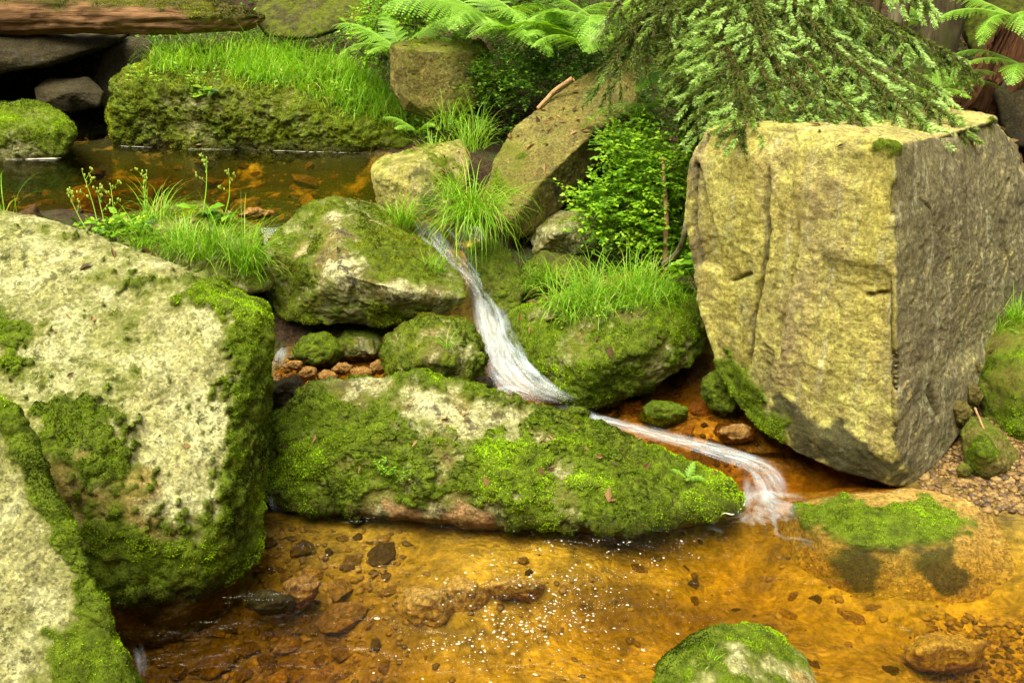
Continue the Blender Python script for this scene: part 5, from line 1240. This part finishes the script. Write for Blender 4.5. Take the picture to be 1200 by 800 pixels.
L_ = (.016 + .03 * r.random(len(pos)) ** 2)[:, None]; w_ = L_ * (.15 + .4 * r.random((len(pos), 1)))
V = np.stack([pos - t1 * L_, pos - t2 * w_ + nor * L_ * .2, pos + t1 * L_, pos + t2 * w_ + nor * L_ * .25], 1).reshape(-1, 3)
MAT['litter'] = leaf_mat('dead_leaf', [(0, (.05, .025, .01)), (.5, (.16, .08, .025)), (1, (.34, .2, .08))], .2, .7)
tag(link('leaf_litter', mk_mesh('leaf_litter', V, np.arange(len(V)).reshape(-1, 4), dict(tint=np.repeat(r.random(len(pos)), 4), tip=np.zeros(len(V))), [MAT['litter']], smooth=False)), kind='stuff')

# undergrowth on the slope (uncountable)
r = np.random.default_rng(66)
tw = []
for _ in range(9000):
    x, y = r.uniform(-7, 7), r.uniform(7.0, 13)
    if x < -.6 and y < 9.3: continue
    if x < -1.2 and y < 10.2: continue
    tw.append((x, y))
tw = np.array(tw); zz = th(tw[:, 0], tw[:, 1])
keep = fbm(np.stack([tw[:, 0], tw[:, 1], zz], 1), .9, 3, 4) > np.where(tw[:, 0] > 1.6, .12, -.25); tw, zz = tw[keep], zz[keep]
st = np.stack([tw[:, 0], tw[:, 1], zz + .22 * r.random(len(zz))], 1)
en = st + np.stack([r.normal(size=len(zz)) * .08, r.normal(size=len(zz)) * .08 - .03, .06 + .06 * r.random(len(zz))], 1)
tag(link('undergrowth', leaves_mesh('undergrowth', list(zip(st, en)), 66, .038, MAT['leaf_dark'], 5)), kind='stuff')

# ------------------------------------------------------------------ spruce
def needles(shoots, seed, tintb):
    r = np.random.default_rng(seed); Ps, Ds, Ts = [], [], []
    for (a, b_, ti, kd) in shoots:
        L = np.linalg.norm(b_ - a); k = max(10, int(L * 1050 * kd)); s = r.random(k)
        Ps.append(a + (b_ - a) * s[:, None]); Ds.append(np.tile((b_ - a) / L, (k, 1))); Ts.append(np.full(k, ti))
    Ps, Ds, Ts = np.concatenate(Ps), np.concatenate(Ds), np.concatenate(Ts); n = len(Ps)
    rad = r.normal(size=(n, 3)); rad[:, 2] = np.abs(rad[:, 2]) * .6 - .15; rad -= Ds * (rad * Ds).sum(1)[:, None]; rad /= np.linalg.norm(rad, axis=1)[:, None]
    d = Ds * .72 + rad * .70; L = (.021 + .008 * r.random(n))[:, None]
    sv = np.cross(d, r.normal(size=(n, 3))); sv /= np.linalg.norm(sv, axis=1)[:, None]
    V = np.stack([Ps + sv * .0021, Ps - sv * .0021, Ps + d * L * .7 - sv * .0019, Ps + d * L, Ps + d * L * .7 + sv * .0019], 1).reshape(-1, 3)
    F = np.arange(n * 5).reshape(n, 5)
    ti = np.clip(Ts + .1 * r.normal(size=n), 0, 1)
    return V, F, np.repeat(ti, 5)
def bough(tree, base, tip, seed, sag=.12, dens=1.0, fresh=.5, tw_l=.34, origin=None):
    r = np.random.default_rng(seed); base, tip = np.array(base), np.array(tip)
    mid = base * .45 + tip * .55 + np.array([0, 0, sag])
    ax = catmull([base, mid, tip], 60); L = np.linalg.norm(np.diff(ax, axis=0), axis=1).sum()
    shoots, wood = [], [tube(ax - origin, np.linspace(.013, .002, 60), 5)]
    n = int(L / .062 * dens)
    vd = np.array([0, -1.0, 0])
    for k in range(n):
        s = .16 + .84 * (k + r.random() * .6) / n
        i_ = min(58, int(s * 59)); p = ax[i_]; tn = ax[i_ + 1] - ax[i_]; tn /= np.linalg.norm(tn)
        sd = np.cross(tn, [0, 0, 1.0]); sd /= np.linalg.norm(sd); sg = 1 if k % 2 else -1
        l = tw_l * (1.02 - s) ** .7 * (.7 + .55 * r.random()) + .06
        hang = .18 + .22 * r.random() if (sd * sg) @ vd > 0 else .05 + .15 * r.random()
        d = tn * .72 + sd * sg * .7 + np.array([0, 0, -hang]); d /= np.linalg.norm(d)
        dr = -.1 - .2 * r.random() - .35 * (1 - fresh)
        cur = lambda u_: p + d * l * u_ + np.array([0, 0, dr]) * l * u_ * u_
        q = [cur(u_) for u_ in np.linspace(0, 1, 6)]
        wood.append(tube(np.array(q) - origin, np.linspace(.004, .0013, 6), 4))
        old = .08 + .25 * r.random(); new = np.clip(fresh + .12 + .2 * r.normal(), .22, 1)
        for a, b_ in zip(q[1:-1], q[2:]): shoots.append((a, b_, old, .7))
        m = max(1, int(l / .09))
        s2 = np.cross(d, np.cross(sd * sg, tn)); s2 /= np.linalg.norm(s2)
        for j in range(m):
            u_ = (j + .8) / (m + .3); c = cur(u_)
            for g in (-1, 1):
                if r.random() < .2: continue
                e = d * .85 + s2 * g * (.5 + .3 * r.random()) + np.array([0, 0, -.05 - .15 * r.random() - .3 * (1 - fresh)]); e /= np.linalg.norm(e)
                ll = (.085 + .05 * r.random()) * (1.3 - .5 * u_)
                shoots.append((c, c + e * ll, new if r.random() < .8 else old, 1))
        e = d * .9 + np.array([0, 0, -.25]); e /= np.linalg.norm(e)
        shoots.append((q[-1], q[-1] + e * .10, new, 1))
    for k in range(18, 58, 3): shoots.append((ax[k], ax[min(k + 4, 59)], .1 + .3 * r.random() + .2 * fresh * (k > 40), .9))
    shoots.append((ax[-4], tip + (ax[-1] - ax[-3]) * .9, .8, 1))
    V, F = joinm(wood); o = link('bough', mk_mesh('bough', V, F, None, [MAT['twig']]), tree)
    V, F, ti = needles(shoots, seed, .5)
    link('needles', mk_mesh('needles', V - origin, F, dict(tint=ti, tip=np.zeros(len(V))), [MAT['needle']], smooth=False), o)
def trunk_mesh(h, r0, r1, seed, lean=(0, 0), ns=14, nseg=40):
    z = np.linspace(-.2, h, nseg); q = np.stack([z * .6, np.zeros(nseg), np.full(nseg, seed * 3.1)], 1)
    pts = np.stack([lean[0] * z + .06 * fbm(q, 1, 2, seed), lean[1] * z + .06 * fbm(q, 1, 2, seed + 3), z], 1)
    V, F = tube(pts, r0 + (r1 - r0) * np.linspace(0, 1, nseg) + r0 * .7 * np.exp(-np.maximum(z, 0) / .12), ns)
    N = V - np.repeat(pts, ns, 0); V = V + N * (.18 * fbm(V * np.array([1, 1, .4]), 9, 4, seed))[:, None]
    return V, F
tx, ty = P(815, 100, 6.1)[:2]; tzz = float(th(tx, ty)); org = np.array([tx, ty, tzz])
sp = empty('spruce_tree', Vector(org)); tag(sp, 'young spruce drooping its boughs over the top of the square block', 'tree')
V, F = trunk_mesh(4.6, .07, .02, 3); link('trunk', mk_mesh('trunk', V, F, None, [MAT['bark']]), sp)
def tb(z): return np.array([tx, ty, z])
BG = [(.45, (706, 95, 5.7), .15, .2), (.4, (735, 62, 5.9), .12, .25), (.35, (712, 20, 5.9), .1, .3), (.45, (835, 146, 4.9), .12, .4), (.4, (872, 140, 4.6), .12, .55),
      (.35, (940, 118, 4.75), .18, .95), (.3, (1000, 86, 4.85), .2, .8), (.3, (1015, 150, 4.40), .16, .8), (.35, (950, 142, 4.5), .15, .65), (.3, (1055, 118, 4.8), .2, 1.0), (.3, (1085, 148, 4.42), .18, .9), (.25, (1118, 142, 4.65), .18, .8),
      (.25, (1130, 72, 5.3), .15, .55), (.25, (1070, 48, 5.2), .16, .6), (.2, (1085, 0, 5.5), .16, .9), (.2, (985, 5, 5.2), .15, .75), (.3, (905, 60, 4.95), .18, .7), (.4, (810, 90, 5.3), .12, .25), (.3, (780, 20, 5.6), .12, .35), (.2, (920, -20, 5.4), .1, .5), (.3, (882, 145, 4.46), .14, .6), (.3, (865, 95, 5.0), .16, .6), (.32, (1000, 120, 4.7), .16, .9), (.3, (960, 60, 5.1), .16, .8), (.25, (1100, 105, 5.0), .16, .8), (.3, (905, 100, 4.9), .16, .85), (.3, (1030, 90, 5.1), .16, .9), (.3, (925, 146, 4.45), .14, .75), (.28, (980, 148, 4.42), .14, .8)]
for k, (up, (px, py, y), sag, fresh) in enumerate(BG):
    tp_ = P(px, py, y); bough(sp, tb(tp_[2] + up), tp_, 200 + k, sag, 1.0, fresh, .22, org)

# other trees on the slope
def plain_tree(px, y, h, r0, lean, seed, label, mat='bark', boughs=3):
    x, yy = P(px, 40, y)[:2]; z = float(th(x, yy)); o = empty('young_tree', Vector((x, yy, z))); tag(o, label, 'tree')
    V, F = trunk_mesh(h, r0, r0 * .5, seed, lean); link('trunk', mk_mesh('trunk', V, F, None, [MAT[mat]]), o)
    for k in range(boughs):
        a = 6.28 * k / max(1, boughs) + seed; b0 = np.array([x + lean[0] * h * .8, yy + lean[1] * h * .8, z + h * (.75 + .08 * k)])
        bough(o, b0, b0 + np.array([math.cos(a), math.sin(a), -.15]) * .9, 500 + seed * 7 + k, .1, .7, .4, .3, np.array([x, yy, z]))
plain_tree(1043, 7.0, 4.0, .055, (.03, 0), 1, 'pale grey slender trunk standing behind the spruce boughs')
plain_tree(1020, 7.6, 4.0, .035, (.06, 0), 2, 'thinner dark trunk left of the pale grey one', 'twig')
plain_tree(1062, 7.5, 4.0, .03, (-.02, 0), 3, 'thin dark trunk right of the pale grey one', 'twig')
plain_tree(1100, 8.0, 4.0, .03, (.05, 0), 4, 'leaning thin stem between the trunks and the mossy stump', 'twig')
plain_tree(985, 7.8, 4.0, .05, (.02, 0), 5, 'brown trunk deep in shade behind the spruce', 'twig')
plain_tree(925, 9.5, 4.0, .06, (0, 0), 6, 'far dark trunk seen through the spruce', 'twig')
plain_tree(1075, 10.5, 4.5, .07, (0, 0), 7, 'farthest dark trunk on the slope at right', 'twig')

# rotten stump, top right
x, y = P(1130, 130, 6.4)[:2]; z = float(th(x, y)); z0 = P(1130, 138, 6.4)[2] - .05
so = empty('tree_stump', Vector((x, y, z0))); tag(so, 'rotten reddish brown tree stump splintered behind the square block', 'stump')
nz, na = 60, 180; A, Zg = np.meshgrid(np.linspace(0, 2 * math.pi, na, endpoint=False), np.linspace(0, 1, nz))
hgt = .46 + .16 * np.sin(A + .6) + .1 * fbm(np.stack([np.cos(A) * 3, np.sin(A) * 3, A * 0], -1).reshape(-1, 3), 2.5, 3, 6).reshape(A.shape)
Rr = .16 + .12 * np.exp(-Zg * 3) + .05 * fbm(np.stack([np.cos(A) * 2, np.sin(A) * 2, Zg * .5], -1).reshape(-1, 3), 2.2, 4, 8).reshape(A.shape)
Rr = Rr + .035 * fbm(np.stack([np.cos(A) * 3, np.sin(A) * 3, Zg * .25], -1).reshape(-1, 3), 5.5, 4, 18).reshape(A.shape) - .03 * Zg; hgt = hgt + .10 * fbm(np.stack([np.cos(A) * 3, np.sin(A) * 3, A * 0], -1).reshape(-1, 3), 6, 2, 16).reshape(A.shape)
V = np.stack([Rr * np.cos(A) + .22 * Zg, Rr * np.sin(A), Zg * hgt], -1).reshape(-1, 3)
V = np.concatenate([V, [[.2, 0, .3]]])
I = np.arange(nz * na).reshape(nz, na); J = np.roll(I, -1, 1); F = np.stack([I[:-1], J[:-1], J[1:], I[1:]], -1).reshape(-1, 4)
cap = np.stack([I[-1], J[-1], np.full(na, nz * na), np.full(na, nz * na)], 1)
me = mk_mesh('stump_wood', V, F, dict(moss=np.clip(V[:, 2] * 3 - .9, 0, 1) * 0), [MAT['rotten_up']]); link('stump_wood', me, so)
tr_v, tr_f = joinm([(np.array(V_), F_) for V_, F_ in [tube(catmull([np.array([.05, -.1, .0]), np.array([.16, -.16, .2]), np.array([.34, -.14, .42])], 20), np.linspace(.07, .03, 20), 9), tube(catmull([np.array([-.12, -.12, -.02]), np.array([-.02, -.2, .1]), np.array([.05, -.2, .3])], 20), np.linspace(.06, .03, 20), 9)]])
link('root', mk_mesh('root', tr_v, tr_f, None, [MAT['rotten_up']]), so)
# old mossy trunk base behind it
x, y = P(1085, 90, 7.0)[:2]; z = float(th(x, y))
mo_ = empty('old_tree', Vector((x, y, z))); tag(mo_, 'thick mossy old trunk base above the rotten stump', 'tree')
V, F = trunk_mesh(3.5, .15, .11, 9, (.12, 0), 48, 120); V[:, :2] += .02 * np.stack([fbm(V * np.array([1, 1, .3]), 14, 4, 5), fbm(V * np.array([1, 1, .3]), 14, 4, 6)], 1); link('trunk', mk_mesh('trunk', V, F, dict(moss=.8 * sstep(-.25, .25, fbm(V, 4, 5, 3))), [MAT['dark_bark']]), mo_)

# ------------------------------------------------------------------ fallen log, sticks
a0, a1 = P(-160, 24, 8.9), P(310, 16, 9.05)
n, ns = 160, 48
ax = a0 + (a1 - a0) * np.linspace(0, 1, n)[:, None] + np.stack([np.zeros(n), np.zeros(n), .03 * np.sin(np.linspace(0, 5, n))], 1)
rad = np.interp(np.linspace(0, 1, n), [0, .4, .8, .93, 1], [.16, .165, .15, .12, .03])
V, F = tube(ax, rad, ns)
N = V - np.repeat(ax, ns, 0); N /= np.linalg.norm(N, axis=1)[:, None]
V = V + N * (.05 * fbm(V * np.array([.35, 3, 3]), 3.2, 5, 4) - .03 * np.maximum(0, .25 - np.abs(fbm(V * np.array([.16, 9, 9]), 3, 3, 14))) * 4 * .6 + .02 * fbm(V * np.array([.6, 6, 6]), 5, 3, 5) + .02 * fbm(V, 7, 3, 6))[:, None]
top = N[:, 2]; mm = sstep(.25, .6, top * .7 + .6 * fbm(V, 3.5, 4, 15) + np.interp(V[:, 0], [a0[0], -3.2, -2.5], [-.15, .0, .55]))
N2, fn_ = vnormals(V, np.concatenate([F[:, :3], F[:, [0, 2, 3]]])); F3 = np.concatenate([F[:, :3], F[:, [0, 2, 3]]])
if (N2 * N).sum() < 0: F3 = F3[:, ::-1]; N2, fn_ = vnormals(V, F3)
org = a0.copy()
lg = link('fallen_log', mk_mesh('fallen_log', V - org, F3, dict(moss=mm * .8), [MAT['rotten']]), None, Vector(org)); tag(lg, 'rotten red brown fallen log with moss on top across the top left', 'log')
moss_tufts(lg, V, N2, F3, fn_, mm, org, 12000, .022, MAT['moss_olive'], 5)

def stick(pts, r0, r1, mat, label, name='stick', cat='stick'):
    pts = np.array(pts); p = catmull(pts, 40); q = p + .008 * np.stack([fbm(p, 6, 2, 1), fbm(p, 6, 2, 2), fbm(p, 6, 2, 3)], 1)
    V, F = tube(q - pts[0], np.linspace(r0, r1, 40), 9)
    return tag(link(name, mk_mesh(name, V, F, None, [MAT[mat]]), None, Vector(pts[0])), label, cat)
stick([on('tilted', 626, 122) + W(0, 0, .01), on('tilted', 648, 107) + W(0, -.02, .05), P(672, 92, 6.6)], .012, .018, 'stick', 'reddish dead stick lying across the top edge of the tilted slab')
stick([P(779, 315, 5.5), P(780, 250, 5.5), P(777, 185, 5.6)], .018, .010, 'stick', 'upright thin pinkish stem in the bright bush', 'sapling_stem', 'stem')
stick([P(779, 310, 5.3), P(795, 295, 5.2), P(803, 270, 5.1), P(806, 240, 5.2)], .02, .014, 'bark', 'bent pale branch curving up against the block', 'bent_branch', 'branch')
stick([P(1142, 478, 4.3), P(1148, 492, 4.2), P(1156, 508, 4.15)], .006, .004, 'stick', 'short thin twig above the small tilted boulder')
stick([P(820, 65, 6.0), P(870, 95, 5.3), P(905, 118, 5.1)], .006, .004, 'twig', 'bare dead twig among the spruce boughs')

# ------------------------------------------------------------------ light, sky, camera
AZ, EL = math.radians(208), math.radians(64)      # bearing clockwise from +Y
sd = np.array([math.sin(AZ) * math.cos(EL), math.cos(AZ) * math.cos(EL), math.sin(EL)])
sun = bpy.data.lights.new('sun', 'SUN'); sun.energy = 1.5; sun.angle = math.radians(50); sun.color = (1.0, .94, .70)
so_ = bpy.data.objects.new('sun', sun); COL.objects.link(so_); so_.rotation_euler = Vector(sd).to_track_quat('Z', 'Y').to_euler()
w = bpy.data.worlds.new('World'); SC.world = w; w.use_nodes = True
nt = w.node_tree; nt.nodes.clear()
out = nt.nodes.new('ShaderNodeOutputWorld'); bg = nt.nodes.new('ShaderNodeBackground'); sk = nt.nodes.new('ShaderNodeTexSky')
sk.sky_type = 'NISHITA'; sk.sun_disc = False; sk.sun_elevation = EL; sk.sun_rotation = AZ; sk.air_density = 1.0; sk.dust_density = 4.0
hs = nt.nodes.new('ShaderNodeHueSaturation'); hs.inputs['Saturation'].default_value = .18
nt.links.new(sk.outputs[0], hs.inputs['Color']); nt.links.new(hs.outputs[0], bg.inputs[0]); bg.inputs[1].default_value = .06
nt.links.new(bg.outputs[0], out.inputs[0])
cam = bpy.data.cameras.new('camera'); cam.sensor_width = 36; cam.lens = FPX * 36 / 1200; cam.clip_end = 500; cam.clip_start = .05
co = bpy.data.objects.new('camera', cam); COL.objects.link(co); co.location = (0, 0, H); co.rotation_euler = (math.pi / 2 - PITCH, 0, 0)
SC.camera = co
SC.render.engine = 'CYCLES'
SC.cycles.use_denoising = True; SC.cycles.denoiser = 'OPENIMAGEDENOISE'
SC.cycles.max_bounces = 8; SC.cycles.diffuse_bounces = 3; SC.cycles.glossy_bounces = 3; SC.cycles.transparent_max_bounces = 24; SC.cycles.transmission_bounces = 4; SC.cycles.volume_bounces = 0
SC.cycles.use_adaptive_sampling = True; SC.cycles.adaptive_threshold = .02
SC.cycles.caustics_reflective = False; SC.cycles.caustics_refractive = False
vs = SC.view_settings
vs.view_transform = 'Standard'; vs.look = 'None'; vs.exposure = 2.3; vs.gamma = 1.0; vs.use_curve_mapping = False
